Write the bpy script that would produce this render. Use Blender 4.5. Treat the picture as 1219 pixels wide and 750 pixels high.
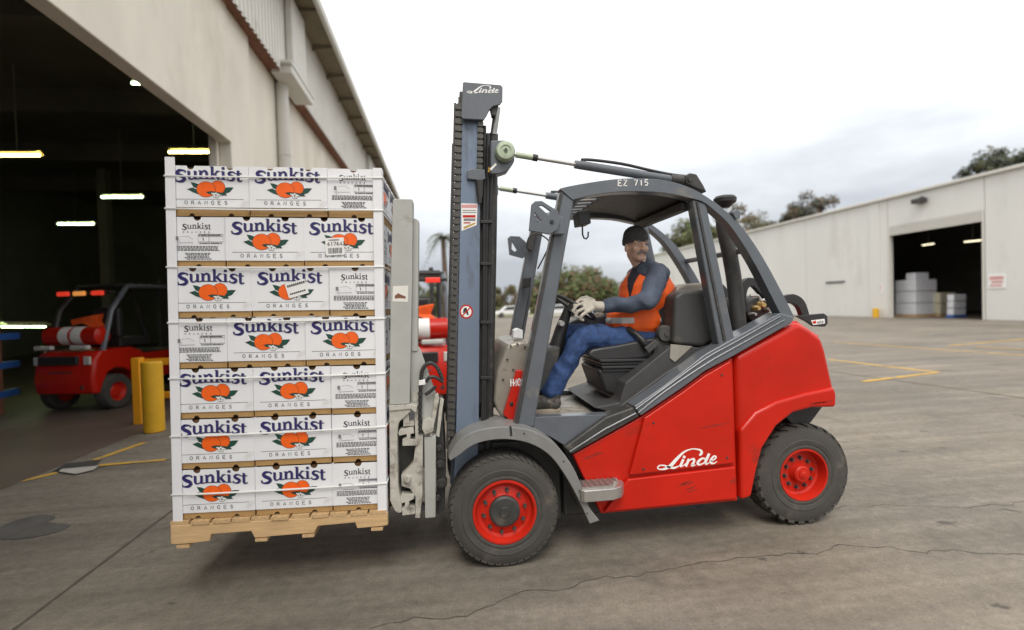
import bpy, bmesh, math, random
from mathutils import Vector, Matrix, noise
from mathutils.geometry import tessellate_polygon
random.seed(7)
R = math.radians
for o in list(bpy.data.objects): bpy.data.objects.remove(o)
scn = bpy.context.scene
col = scn.collection

# ---------------------------------------------------------------- camera
PW, PH, FPX = 1219.0, 750.0, 600.0
CAM_YAW, CAM_PITCH, CAM_ROLL, CAM_H = R(7.7), R(-1.24), R(1.65), 1.6
CAM = Vector((0, 0, CAM_H))
_fw = Vector((math.sin(CAM_YAW)*math.cos(CAM_PITCH), math.cos(CAM_YAW)*math.cos(CAM_PITCH), math.sin(CAM_PITCH)))
_r0 = Vector((math.cos(CAM_YAW), -math.sin(CAM_YAW), 0)); _u0 = _r0.cross(_fw)
_rt = _r0*math.cos(CAM_ROLL) - _u0*math.sin(CAM_ROLL); _up = _u0*math.cos(CAM_ROLL) + _r0*math.sin(CAM_ROLL)
cam = bpy.data.cameras.new('camera'); camo = bpy.data.objects.new('camera', cam); col.objects.link(camo)
camo.matrix_world = Matrix(((_rt.x, _up.x, -_fw.x, CAM.x), (_rt.y, _up.y, -_fw.y, CAM.y), (_rt.z, _up.z, -_fw.z, CAM.z), (0, 0, 0, 1)))
cam.sensor_width = 36; cam.sensor_fit = 'HORIZONTAL'; cam.lens = 36*FPX/PW
cam.clip_start = 0.05; cam.clip_end = 2000
cam.dof.use_dof = True; cam.dof.focus_distance = 3.15; cam.dof.aperture_fstop = 0.85
scn.camera = camo

# ---------------------------------------------------------------- sky, sun, exposure
SUN_EL, SUN_ROT = R(54), R(192)
w = bpy.data.worlds.new('World'); scn.world = w; w.use_nodes = True
nt = w.node_tree; N = nt.nodes; L = nt.links
for n in list(N): N.remove(n)
wo = N.new('ShaderNodeOutputWorld'); bg = N.new('ShaderNodeBackground')
sky = N.new('ShaderNodeTexSky'); sky.sky_type = 'NISHITA'; sky.sun_disc = False
sky.sun_elevation = SUN_EL; sky.sun_rotation = SUN_ROT; sky.dust_density = 3
tc = N.new('ShaderNodeTexCoord')
mp = N.new('ShaderNodeMapping'); mp.inputs['Scale'].default_value = (1.0, 1.0, 3.2)
n1 = N.new('ShaderNodeTexNoise'); n1.inputs['Scale'].default_value = 2.1; n1.inputs['Detail'].default_value = 6; n1.inputs['Roughness'].default_value = 0.55
L.new(tc.outputs['Generated'], mp.inputs['Vector']); L.new(mp.outputs['Vector'], n1.inputs['Vector'])
sx = N.new('ShaderNodeSeparateXYZ'); L.new(tc.outputs['Generated'], sx.inputs[0])
el = N.new('ShaderNodeMapRange'); el.inputs['From Min'].default_value = 0.0; el.inputs['From Max'].default_value = 0.50
el.interpolation_type = 'SMOOTHSTEP'; L.new(sx.outputs['Z'], el.inputs['Value'])
ad = N.new('ShaderNodeMath'); ad.operation = 'MULTIPLY_ADD'; ad.inputs[1].default_value = 1.15; ad.inputs[2].default_value = -0.42
L.new(n1.outputs['Fac'], ad.inputs[0])
a2 = N.new('ShaderNodeMath'); a2.operation = 'MULTIPLY_ADD'; a2.inputs[1].default_value = 0.95
L.new(el.outputs[0], a2.inputs[0]); L.new(ad.outputs[0], a2.inputs[2])
cr = N.new('ShaderNodeValToRGB'); cr.color_ramp.elements[0].color = (0.35, 0.368, 0.40, 1); cr.color_ramp.elements[1].color = (0.96, 0.95, 0.93, 1)
cr.color_ramp.elements[0].position = 0.12; cr.color_ramp.elements[1].position = 0.85
e = cr.color_ramp.elements.new(0.45); e.color = (0.61, 0.632, 0.66, 1)
L.new(a2.outputs[0], cr.inputs['Fac'])
sc_ = N.new('ShaderNodeVectorMath'); sc_.operation = 'SCALE'; sc_.inputs['Scale'].default_value = 9.6
L.new(cr.outputs['Color'], sc_.inputs[0])
mx = N.new('ShaderNodeMixRGB'); mx.inputs['Fac'].default_value = 0.93
L.new(sky.outputs['Color'], mx.inputs['Color1']); L.new(sc_.outputs[0], mx.inputs['Color2'])
L.new(mx.outputs['Color'], bg.inputs['Color']); bg.inputs['Strength'].default_value = 0.105
L.new(bg.outputs[0], wo.inputs[0])
sun = bpy.data.lights.new('sun', 'SUN'); sun.energy = 1.5; sun.angle = R(30); sun.color = (1.0, 0.95, 0.88)
suno = bpy.data.objects.new('sun', sun); col.objects.link(suno)
# the sun stands behind the camera: the light travels along +Y and down
_sd = Vector((-math.sin(SUN_ROT)*math.cos(SUN_EL), -math.cos(SUN_ROT)*math.cos(SUN_EL), -math.sin(SUN_EL)))
suno.rotation_euler = _sd.to_track_quat('-Z', 'Y').to_euler(); suno.location = (0, -5, 12)
vs = scn.view_settings; vs.view_transform = 'Standard'; vs.look = 'None'; vs.gamma = 1; vs.exposure = 0.66; vs.use_curve_mapping = False
scn.render.engine = 'CYCLES'; scn.cycles.max_bounces = 8; scn.cycles.diffuse_bounces = 4

# ---------------------------------------------------------------- measuring helpers
def ray(x, y): return _fw*FPX + _rt*(x - PW/2) - _up*(y - PH/2)
def PY(x, y, Y): d = ray(x, y); return CAM + d*(Y/d.y)
def PX(x, y, X): d = ray(x, y); return CAM + d*(X/d.x)
def PZ(x, y, Z=0.0): d = ray(x, y); return CAM + d*((Z - CAM_H)/d.z)
def XZ(pts, Y): return [(p.x, p.z) for p in (PY(a, b, Y) for a, b in pts)]

# ---------------------------------------------------------------- materials
MATS = {}
def mat(name, c, rough=0.6, metal=0.0, var=0.12, scale=6.0, bump=0.0, bscale=60.0, dirt=None, dscale=2.5, dthr=0.58, coat=0.0, emit=None, aniso=(1, 1, 1), spec=0.5, sss=0, dsharp=0.14):
    if name in MATS: return MATS[name]
    m = bpy.data.materials.new(name); m.use_nodes = True
    nt = m.node_tree; N = nt.nodes; L = nt.links; b = N['Principled BSDF']
    b.inputs['Roughness'].default_value = rough; b.inputs['Metallic'].default_value = metal
    b.inputs['Specular IOR Level'].default_value = spec
    if coat: b.inputs['Coat Weight'].default_value = coat; b.inputs['Coat Roughness'].default_value = 0.12
    tc = N.new('ShaderNodeTexCoord'); mp = N.new('ShaderNodeMapping'); mp.inputs['Scale'].default_value = aniso
    L.new(tc.outputs['Object'], mp.inputs['Vector'])
    n = N.new('ShaderNodeTexNoise'); n.inputs['Scale'].default_value = scale; n.inputs['Detail'].default_value = 5; n.inputs['Roughness'].default_value = 0.6
    L.new(mp.outputs[0], n.inputs['Vector'])
    mr = N.new('ShaderNodeMapRange'); mr.inputs['From Min'].default_value = 0.25; mr.inputs['From Max'].default_value = 0.75
    mr.inputs['To Min'].default_value = 1 - var; mr.inputs['To Max'].default_value = 1 + var
    L.new(n.outputs['Fac'], mr.inputs['Value'])
    sc = N.new('ShaderNodeVectorMath'); sc.operation = 'SCALE'; sc.inputs[0].default_value = c[:3]
    L.new(mr.outputs[0], sc.inputs['Scale']); out = sc.outputs[0]
    if dirt:
        n2 = N.new('ShaderNodeTexNoise'); n2.inputs['Scale'].default_value = dscale; n2.inputs['Detail'].default_value = 8; n2.inputs['Roughness'].default_value = 0.68
        L.new(mp.outputs[0], n2.inputs['Vector'])
        m2 = N.new('ShaderNodeMapRange'); m2.inputs['From Min'].default_value = dthr; m2.inputs['From Max'].default_value = dthr + dsharp
        m2.inputs['To Max'].default_value = 0.85
        L.new(n2.outputs['Fac'], m2.inputs['Value'])
        x = N.new('ShaderNodeMixRGB'); x.inputs['Color2'].default_value = (*dirt, 1)
        L.new(m2.outputs[0], x.inputs['Fac']); L.new(out, x.inputs['Color1']); out = x.outputs[0]
        ra = N.new('ShaderNodeMath'); ra.operation = 'MULTIPLY_ADD'; ra.inputs[1].default_value = 0.3; ra.inputs[2].default_value = rough
        L.new(m2.outputs[0], ra.inputs[0]); L.new(ra.outputs[0], b.inputs['Roughness'])
    L.new(out, b.inputs['Base Color'])
    if bump:
        n3 = N.new('ShaderNodeTexNoise'); n3.inputs['Scale'].default_value = bscale; n3.inputs['Detail'].default_value = 4
        L.new(mp.outputs[0], n3.inputs['Vector'])
        bp = N.new('ShaderNodeBump'); bp.inputs['Strength'].default_value = bump; bp.inputs['Distance'].default_value = 0.01
        L.new(n3.outputs['Fac'], bp.inputs['Height']); L.new(bp.outputs[0], b.inputs['Normal'])
    if emit: b.inputs['Emission Color'].default_value = (*emit[0], 1); b.inputs['Emission Strength'].default_value = emit[1]
    if sss: b.inputs['Subsurface Weight'].default_value = sss; b.inputs['Subsurface Radius'].default_value = (0.01, 0.004, 0.002)
    MATS[name] = m; return m

mat('red_paint', (0.49, 0.0135, 0.0045), 0.30, var=0.16, scale=2.2, dirt=(0.16, 0.022, 0.012), dscale=2.6, dthr=0.60, coat=0.16, bump=0.10, bscale=2.6, spec=0.28)
mat('red_rim', (0.50, 0.018, 0.007), 0.40, spec=0.3, var=0.1, dirt=(0.16, 0.03, 0.02), dscale=9, dthr=0.62)
mat('frame_grey', (0.105, 0.117, 0.134), 0.28, var=0.12, scale=9, dirt=(0.19, 0.17, 0.14), dscale=5, dthr=0.60, coat=0.25, bump=0.03)
mat('guard_grey', (0.20, 0.20, 0.195), 0.45, var=0.14, scale=9, dirt=(0.30, 0.27, 0.22), dscale=6, dthr=0.56)
mat('mast_grey', (0.17, 0.215, 0.29), 0.33, 0.3, var=0.16, scale=5, aniso=(1, 1, 0.25), dirt=(0.07, 0.065, 0.06), dscale=4, dthr=0.60)
mat('dark_steel', (0.055, 0.054, 0.052), 0.5, 0.3, var=0.25, scale=14, dirt=(0.14, 0.12, 0.10), dscale=10, dthr=0.56, bump=0.1)
mat('chain', (0.085, 0.080, 0.072), 0.45, 0.5, var=0.3, scale=30)
mat('clamp_grey', (0.40, 0.405, 0.375), 0.5, var=0.08, scale=6, dirt=(0.20, 0.17, 0.13), dscale=5.5, dthr=0.60, bump=0.06)
mat('worn_cast', (0.46, 0.44, 0.385), 0.6, var=0.2, scale=12, dirt=(0.13, 0.10, 0.075), dscale=9, dthr=0.52, bump=0.25, bscale=40)
mat('black_plastic', (0.022, 0.022, 0.023), 0.45, var=0.2, scale=12, bump=0.05, dirt=(0.07, 0.065, 0.06), dscale=7, dthr=0.62)
mat('grey_plastic', (0.050, 0.050, 0.050), 0.55, var=0.15, scale=9, dirt=(0.12, 0.105, 0.09), dscale=5, dthr=0.56, bump=0.05)
mat('vinyl', (0.030, 0.030, 0.032), 0.33, var=0.2, bump=0.12, bscale=35)
mat('rubber', (0.056, 0.052, 0.046), 0.8, var=0.18, scale=9, dirt=(0.115, 0.102, 0.082), dscale=6, dthr=0.56, bump=0.15, bscale=50)
mat('floor_metal', (0.36, 0.33, 0.28), 0.45, 0.4, var=0.2, scale=8, dirt=(0.12, 0.10, 0.08), dscale=6, dthr=0.52)
mat('bare_metal', (0.50, 0.49, 0.47), 0.35, 0.8, var=0.15, dirt=(0.12, 0.10, 0.09), dscale=8, dthr=0.58)
mat('cowl_metal', (0.30, 0.272, 0.23), 0.42, 0.35, var=0.18, dirt=(0.13, 0.11, 0.09), dscale=7, dthr=0.55)
mat('greenish_cap', (0.40, 0.46, 0.34), 0.4, 0.2, var=0.15, scale=20)
mat('white_print', (0.80, 0.80, 0.78), 0.5, var=0.04)
mat('carton_white', (0.80, 0.805, 0.825), 0.5, var=0.05, scale=5, bump=0.22, bscale=7, dirt=(0.55, 0.52, 0.48), dscale=4, dthr=0.64)
mat('kraft', (0.42, 0.255, 0.10), 0.75, var=0.1, scale=15, bump=0.05)
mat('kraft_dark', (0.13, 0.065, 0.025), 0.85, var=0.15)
mat('navy_ink', (0.024, 0.018, 0.13), 0.5, var=0.08)
mat('grey_ink', (0.20, 0.20, 0.21), 0.6, var=0.1)
mat('black_ink', (0.03, 0.03, 0.035), 0.6, var=0.1)
mat('orange_ink', (0.90, 0.13, 0.008), 0.45, var=0.09, scale=18)
mat('leaf_ink', (0.010, 0.065, 0.045), 0.5, var=0.15)
mat('white_ink', (0.82, 0.82, 0.80), 0.5, var=0.03)
mat('post_white', (0.80, 0.80, 0.83), 0.5, var=0.03, scale=3)
mat('strap', (0.78, 0.78, 0.76), 0.35, var=0.04)
mat('pallet_wood', (0.60, 0.40, 0.205), 0.75, var=0.2, scale=9, aniso=(0.7, 6, 6), bump=0.12, bscale=20, dirt=(0.30, 0.18, 0.09), dscale=5, dthr=0.6)
mat('board_wood', (0.55, 0.37, 0.19), 0.75, var=0.25, scale=9, aniso=(6, 0.7, 6), bump=0.12, bscale=20, dirt=(0.26, 0.16, 0.08), dscale=5, dthr=0.56)
mat('precast', (0.79, 0.74, 0.64), 0.8, var=0.10, scale=0.9, bump=0.08, bscale=12, dirt=(0.52, 0.455, 0.36), dscale=0.55, dthr=0.52, dsharp=0.3, aniso=(1, 1, 0.45))
mat('cladding', (0.72, 0.70, 0.65), 0.5, var=0.06, scale=1.2, dirt=(0.50, 0.46, 0.38), dscale=1.0, dthr=0.55, dsharp=0.3)
mat('rust', (0.20, 0.085, 0.05), 0.8, var=0.3, scale=5)
mat('soffit', (0.20, 0.165, 0.11), 0.8, var=0.2, scale=3)
mat('pipe_white', (0.62, 0.605, 0.555), 0.5, var=0.08, scale=2, dirt=(0.40, 0.35, 0.27), dscale=2, dthr=0.6)
mat('interior', (0.34, 0.325, 0.28), 0.9, var=0.2, scale=0.6)
mat('interior_dark', (0.27, 0.255, 0.215), 0.9, var=0.2, scale=0.6)
mat('shed_white', (0.69, 0.685, 0.655), 0.7, var=0.05, scale=0.4, bump=0.05, bscale=6, dirt=(0.48, 0.46, 0.42), dscale=0.35, dthr=0.55, dsharp=0.3, aniso=(1, 1, 0.4))
mat('shed_trim', (0.62, 0.60, 0.55), 0.6, var=0.06)
mat('rail_orange', (0.80, 0.34, 0.012), 0.45, var=0.12, scale=5)
mat('yellow_paint', (0.72, 0.40, 0.02), 0.45, var=0.12, scale=5, dirt=(0.20, 0.13, 0.05), dscale=5, dthr=0.6)
mat('tube_dim', (0.9, 0.9, 0.7), 0.5, emit=((1.0, 0.90, 0.62), 1.6))
mat('line_yellow', (0.60, 0.35, 0.04), 0.8, var=0.15, scale=5, dirt=(0.22, 0.19, 0.14), dscale=3, dthr=0.50)
mat('line_white', (0.42, 0.40, 0.36), 0.8, var=0.15, scale=5, dirt=(0.20, 0.18, 0.15), dscale=3, dthr=0.5)
mat('joint', (0.088, 0.075, 0.060), 0.9, var=0.2)
mat('grate', (0.07, 0.07, 0.068), 0.6, 0.3, var=0.2)
mat('blue_beam', (0.03, 0.12, 0.42), 0.5, var=0.1)
mat('tube_light', (0.9, 1.0, 0.9), 0.5, emit=((0.72, 1.0, 0.55), 12))
mat('tube_warm', (0.9, 0.9, 0.6), 0.5, emit=((1.0, 0.78, 0.22), 12))
mat('reflector', (0.60, 0.55, 0.40), 0.5)
mat('lamp_red', (0.60, 0.02, 0.012), 0.3, emit=((1, 0.06, 0.03), 0.35))
mat('lamp_amber', (0.8, 0.25, 0.02), 0.3, emit=((1, 0.4, 0.1), 0.35))
mat('lamp_clear', (0.55, 0.55, 0.52), 0.15)
mat('bark', (0.12, 0.085, 0.06), 0.9, var=0.3, bump=0.3, bscale=8)
mat('shrink_white', (0.72, 0.73, 0.76), 0.35, var=0.08, scale=3)
mat('skin', (0.82, 0.53, 0.41), 0.5, var=0.10, scale=30, sss=0.15)
mat('stubble', (0.64, 0.42, 0.33), 0.6, var=0.15, scale=60)
mat('mustache', (0.26, 0.23, 0.21), 0.8, var=0.3, scale=80)
mat('beanie', (0.072, 0.070, 0.070), 0.95, var=0.3, scale=60, bump=0.5, bscale=110)
mat('jacket', (0.062, 0.080, 0.118), 0.75, var=0.3, scale=14, bump=0.6, bscale=22)
mat('shirt', (0.022, 0.020, 0.032), 0.85, var=0.2)
mat('vest', (0.90, 0.125, 0.015), 0.65, var=0.08, scale=10, bump=0.3, bscale=24)
mat('tape', (0.62, 0.63, 0.63), 0.35, 0.2, var=0.1)
mat('jeans', (0.026, 0.060, 0.165), 0.85, var=0.42, scale=22, bump=0.3, bscale=30)
mat('glove', (0.46, 0.425, 0.365), 0.8, var=0.14, scale=30, bump=0.3, bscale=50)
mat('glove_cuff', (0.62, 0.36, 0.08), 0.8)
mat('boot', (0.055, 0.050, 0.046), 0.6, var=0.3, scale=30, dirt=(0.25, 0.21, 0.17), dscale=14, dthr=0.52)
mat('sole', (0.33, 0.28, 0.22), 0.8, var=0.2)
mat('eye_white', (0.6, 0.56, 0.52), 0.3)
mat('eye_dark', (0.02, 0.015, 0.012), 0.2)

# ---------------------------------------------------------------- mesh helpers
ORG = {}
class MB:
    def __init__(s): s.v = []; s.f = []; s.m = []; s.k = 0
    def add(s, vs, fs, mi=0):
        o = len(s.v); s.v += [tuple(v) for v in vs]
        s.f += [tuple(i + o for i in f) for f in fs]; s.m += [mi]*len(fs); return s
    def box(s, c, d, M=None, mi=0):
        c = Vector(c); x, y, z = d[0]/2, d[1]/2, d[2]/2
        vs = [Vector((i*x, j*y, k*z)) for i in (-1, 1) for j in (-1, 1) for k in (-1, 1)]
        if M is not None: vs = [M @ v for v in vs]
        return s.add([c + v for v in vs], [(0, 1, 3, 2), (4, 6, 7, 5), (0, 4, 5, 1), (2, 3, 7, 6), (0, 2, 6, 4), (1, 5, 7, 3)], mi)
    def bx(s, lo, hi, mi=0):
        return s.box([(a + b)/2 for a, b in zip(lo, hi)], [abs(b - a) for a, b in zip(lo, hi)], None, mi)
    def prism(s, pts, y0, y1, holes=(), mi=0):
        """outline in (x, z), thickness along y"""
        n = len(pts)
        if not holes:
            vs = [(p[0], y0, p[1]) for p in pts] + [(p[0], y1, p[1]) for p in pts]
            fs = [tuple(range(n)), tuple(range(2*n - 1, n - 1, -1))] + [(i, i + n, (i + 1) % n + n, (i + 1) % n) for i in range(n)]
            return s.add(vs, fs, mi)
        loops = [list(pts)] + [list(h) for h in holes]; flat = [p for l in loops for p in l]; m = len(flat)
        tri = tessellate_polygon([[Vector((p[0], p[1], 0)) for p in l] for l in loops])
        vs = [(p[0], y0, p[1]) for p in flat] + [(p[0], y1, p[1]) for p in flat]
        fs = [tuple(t) for t in tri] + [tuple(i + m for i in reversed(t)) for t in tri]; o = 0
        for l in loops:
            k = len(l); fs += [(o + i, o + i + m, o + (i + 1) % k + m, o + (i + 1) % k) for i in range(k)]; o += k
        return s.add(vs, fs, mi)
    def rings(s, rings, cap=True, mi=0, closed=False):
        n = len(rings[0]); vs = [v for r in rings for v in r]; fs = []
        m = len(rings); mm = m if closed else m - 1
        for a in range(mm):
            b = (a + 1) % m
            for i in range(n): fs.append((a*n + i, a*n + (i + 1) % n, b*n + (i + 1) % n, b*n + i))
        if cap and not closed: fs += [tuple(reversed(range(n))), tuple(range((m - 1)*n, m*n))]
        return s.add(vs, fs, mi)
    def tube(s, path, r, n=8, closed=False, cap=True, mi=0):
        P = [Vector(p) for p in path]; m = len(P); rs = r if isinstance(r, (list, tuple)) else [r]*m; out = []; up = None
        for i in range(m):
            a = P[(i - 1) % m] if (closed or i > 0) else P[i]; b = P[(i + 1) % m] if (closed or i < m - 1) else P[i]
            t = (b - a).normalized()
            if up is None: up = t.orthogonal().normalized()
            up = (up - t*up.dot(t))
            up = up.normalized() if up.length > 1e-6 else t.orthogonal().normalized()
            q = t.cross(up)
            out.append([P[i] + (up*math.cos(2*math.pi*k/n) + q*math.sin(2*math.pi*k/n))*rs[i] for k in range(n)])
        return s.rings(out, cap, mi, closed)
    def cyl(s, p0, p1, r0, r1=None, n=16, mi=0): return s.tube([p0, p1], [r0, r0 if r1 is None else r1], n, mi=mi)
    def lathe(s, prof, c, ax='y', n=32, mi=0, cap=True):
        """prof: (radius, offset along axis)"""
        c = Vector(c); rings = []
        for r, h in prof:
            ring = []
            for k in range(n):
                a = 2*math.pi*k/n; u, v = r*math.cos(a), r*math.sin(a)
                ring.append(c + (Vector((u, h, v)) if ax == 'y' else Vector((u, v, h)) if ax == 'z' else Vector((h, u, v))))
            rings.append(ring)
        return s.rings(rings, cap, mi)
    def ell(s, c, rad, M=None, n=16, m=10, mi=0):
        c = Vector(c); rings = []
        for j in range(1, m):
            t = math.pi*j/m; ring = []
            for k in range(n):
                a = 2*math.pi*k/n; v = Vector((rad[0]*math.sin(t)*math.cos(a), rad[1]*math.sin(t)*math.sin(a), rad[2]*math.cos(t)))
                ring.append(c + (M @ v if M is not None else v))
            rings.append(ring)
        return s.rings(rings, True, mi)
    def cap(s, p0, p1, r0, r1, n=14, mi=0):
        s.tube([p0, p1], [r0, r1], n, mi=mi); s.ell(p0, (r0,)*3, None, n, 8, mi); s.ell(p1, (r1,)*3, None, n, 8, mi); return s
    def sheet(s, pts, z, mi=0):
        return s.add([(p[0], p[1], z) for p in pts], [tuple(range(len(pts)))], mi)
    # flat strokes on a plane: o + ux*x + uy*y, each stroke a hair further out along n
    def ribbon(s, pts, wd, o, ux, uy, n, closed=False, mi=0, step=0.00012):
        m = len(pts); wd = wd if isinstance(wd, (list, tuple)) else [wd]*m; A = []; B = []; s.k += 1; e = n*(0.0006 + step*s.k)
        for i in range(m):
            a = pts[i - 1] if (i > 0 or closed) else pts[i]; b = pts[(i + 1) % m] if (i < m - 1 or closed) else pts[i]
            dx, dy = b[0] - a[0], b[1] - a[1]; l = math.hypot(dx, dy) or 1; px, py = -dy/l, dx/l; h = wd[i]/2
            A.append(o + ux*(pts[i][0] + px*h) + uy*(pts[i][1] + py*h) + e); B.append(o + ux*(pts[i][0] - px*h) + uy*(pts[i][1] - py*h) + e)
        mm = m if closed else m - 1
        return s.add(A + B, [(i, m + i, m + (i + 1) % m, (i + 1) % m) for i in range(mm)], mi)
    def flat(s, pts, o, ux, uy, n, mi=0, step=0.00012):
        s.k += 1; e = n*(0.0006 + step*s.k)
        return s.add([o + ux*p[0] + uy*p[1] + e for p in pts], [tuple(range(len(pts)))], mi)
    def mesh(s, name, mats, smooth=40, org=Vector((0, 0, 0)), fix=True):
        me = bpy.data.meshes.new(name)
        me.from_pydata([(v[0] - org[0], v[1] - org[1], v[2] - org[2]) for v in s.v], [], s.f)
        for m in (mats if isinstance(mats, (list, tuple)) else [mats]): me.materials.append(MATS[m] if isinstance(m, str) else m)
        if any(s.m): me.polygons.foreach_set('material_index', s.m)
        if fix:
            b = bmesh.new(); b.from_mesh(me); bmesh.ops.recalc_face_normals(b, faces=b.faces); b.to_mesh(me); b.free()
        if smooth:
            me.polygons.foreach_set('use_smooth', [True]*len(me.polygons)); me.set_sharp_from_angle(angle=R(smooth))
        me.update(); return me
    def build(s, name, mats, parent=None, bevel=0, seg=2, smooth=40, fix=True):
        org = ORG.get(parent.name, Vector((0, 0, 0))) if parent else Vector((0, 0, 0))
        o = bpy.data.objects.new(name, s.mesh(name, mats, smooth, org, fix)); col.objects.link(o)
        if parent: o.parent = parent; ORG[o.name] = org
        if bevel:
            m = o.modifiers.new('bevel', 'BEVEL'); m.width = bevel; m.segments = seg; m.limit_method = 'ANGLE'; m.angle_limit = R(32)
            m.harden_normals = True
        return o
def tag(o, label=None, cat=None, group=None, kind=None):
    if label: o['label'] = label
    if cat: o['category'] = cat
    if group: o['group'] = group
    if kind: o['kind'] = kind
    return o
def thing(name, loc, label, cat, group=None):
    o = bpy.data.objects.new(name, None); col.objects.link(o); o.location = loc; o.empty_display_size = 0.2
    ORG[o.name] = Vector(loc); return tag(o, label, cat, group)
def sub(name, parent):
    """an Empty part at the parent's own origin"""
    o = bpy.data.objects.new(name, None); col.objects.link(o); o.parent = parent; ORG[o.name] = ORG[parent.name]; return o
def put(name, me, parent, M=None):
    o = bpy.data.objects.new(name, me); col.objects.link(o); o.parent = parent
    if M is not None: o.matrix_local = M
    ORG[o.name] = ORG.get(parent.name, Vector((0, 0, 0))) if parent else Vector((0, 0, 0)); return o
def copy_tree(o, parent=None):
    c = o.copy(); col.objects.link(c); c.parent = parent
    for ch in list(o.children): copy_tree(ch, c)
    return c
def struct(o, label=None): o['kind'] = 'structure'; return tag(o, label)
def spline(P, k=6, closed=False):
    out = []; n = len(P); d = len(P[0])
    for i in range(n if closed else n - 1):
        p = [P[(i + j) % n] if closed else P[min(max(i + j, 0), n - 1)] for j in (-1, 0, 1, 2)]
        for s in range(k):
            t = s/k
            out.append(tuple(0.5*(2*p[1][c] + (p[2][c] - p[0][c])*t + (2*p[0][c] - 5*p[1][c] + 4*p[2][c] - p[3][c])*t*t + (3*p[1][c] - p[0][c] - 3*p[2][c] + p[3][c])*t**3) for c in range(d)))
    if not closed: out.append(tuple(P[-1]))
    return out
FONT = {'E': [[(1, 0), (0, 0), (0, 1), (1, 1)], [(0, .5), (.8, .5)]], 'Z': [[(0, 1), (1, 1), (0, 0), (1, 0)]], '7': [[(0, 1), (1, 1), (.35, 0)]],
 '1': [[(.2, .8), (.55, 1), (.55, 0)]], '5': [[(.95, 1), (.1, 1), (.05, .55), (.6, .6), (.95, .35), (.7, .02), (.05, .05)]], 'H': [[(0, 0), (0, 1)], [(1, 0), (1, 1)], [(0, .5), (1, .5)]],
 '4': [[(.75, 0), (.75, 1), (0, .3), (1, .3)]], '0': [[(.5, 1), (.08, .8), (.0, .5), (.08, .2), (.5, 0), (.92, .2), (1, .5), (.92, .8), (.5, 1)]], 'O': [[(.5, 1), (.1, .8), (0, .5), (.1, .2), (.5, 0), (.9, .2), (1, .5), (.9, .8), (.5, 1)]],
 'R': [[(.05, 0), (.05, 1), (.7, 1), (.9, .75), (.7, .5), (.05, .5)], [(.5, .5), (1, 0)]], 'A': [[(0, 0), (.5, 1), (1, 0)], [(.2, .35), (.8, .35)]], 'N': [[(0, 0), (0, 1), (1, 0), (1, 1)]],
 'G': [[(.95, .85), (.5, 1), (.1, .8), (0, .5), (.1, .2), (.5, 0), (.95, .15), (.95, .45), (.6, .45)]], 'S': [[(.9, .85), (.5, 1), (.1, .8), (.2, .58), (.8, .42), (.9, .2), (.5, 0), (.05, .15)]],
 '6': [[(.85, .95), (.3, .8), (.02, .3), (.5, 0), (.95, .3), (.5, .58), (.08, .35)]], '2': [[(.05, .8), (.5, 1), (.95, .75), (.05, 0), (1, 0)]], 'C': [[(.95, .85), (.5, 1), (.08, .8), (0, .5), (.08, .2), (.5, 0), (.95, .15)]],
 'P': [[(.05, 0), (.05, 1), (.75, 1), (.95, .75), (.75, .48), (.05, .48)]], 'I': [[(.5, 0), (.5, 1)]], 'D': [[(.05, 0), (.05, 1), (.6, 1), (.95, .7), (.95, .3), (.6, 0), (.05, 0)]], 'T': [[(.5, 0), (.5, 1)], [(0, 1), (1, 1)]]}
def letters(mb, txt, o, ux, uy, n, h, wr=0.7, gap=0.35, sw=0.16, mi=0):
    x = 0
    for ch in txt:
        if ch != ' ':
            for st in FONT[ch]: mb.ribbon([(x + p[0]*h*wr, p[1]*h) for p in st], h*sw, o, ux, uy, n, mi=mi)
        x += h*(wr + gap)
    return x
VX, VY, VZ = Vector((1, 0, 0)), Vector((0, 1, 0)), Vector((0, 0, 1))
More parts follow.
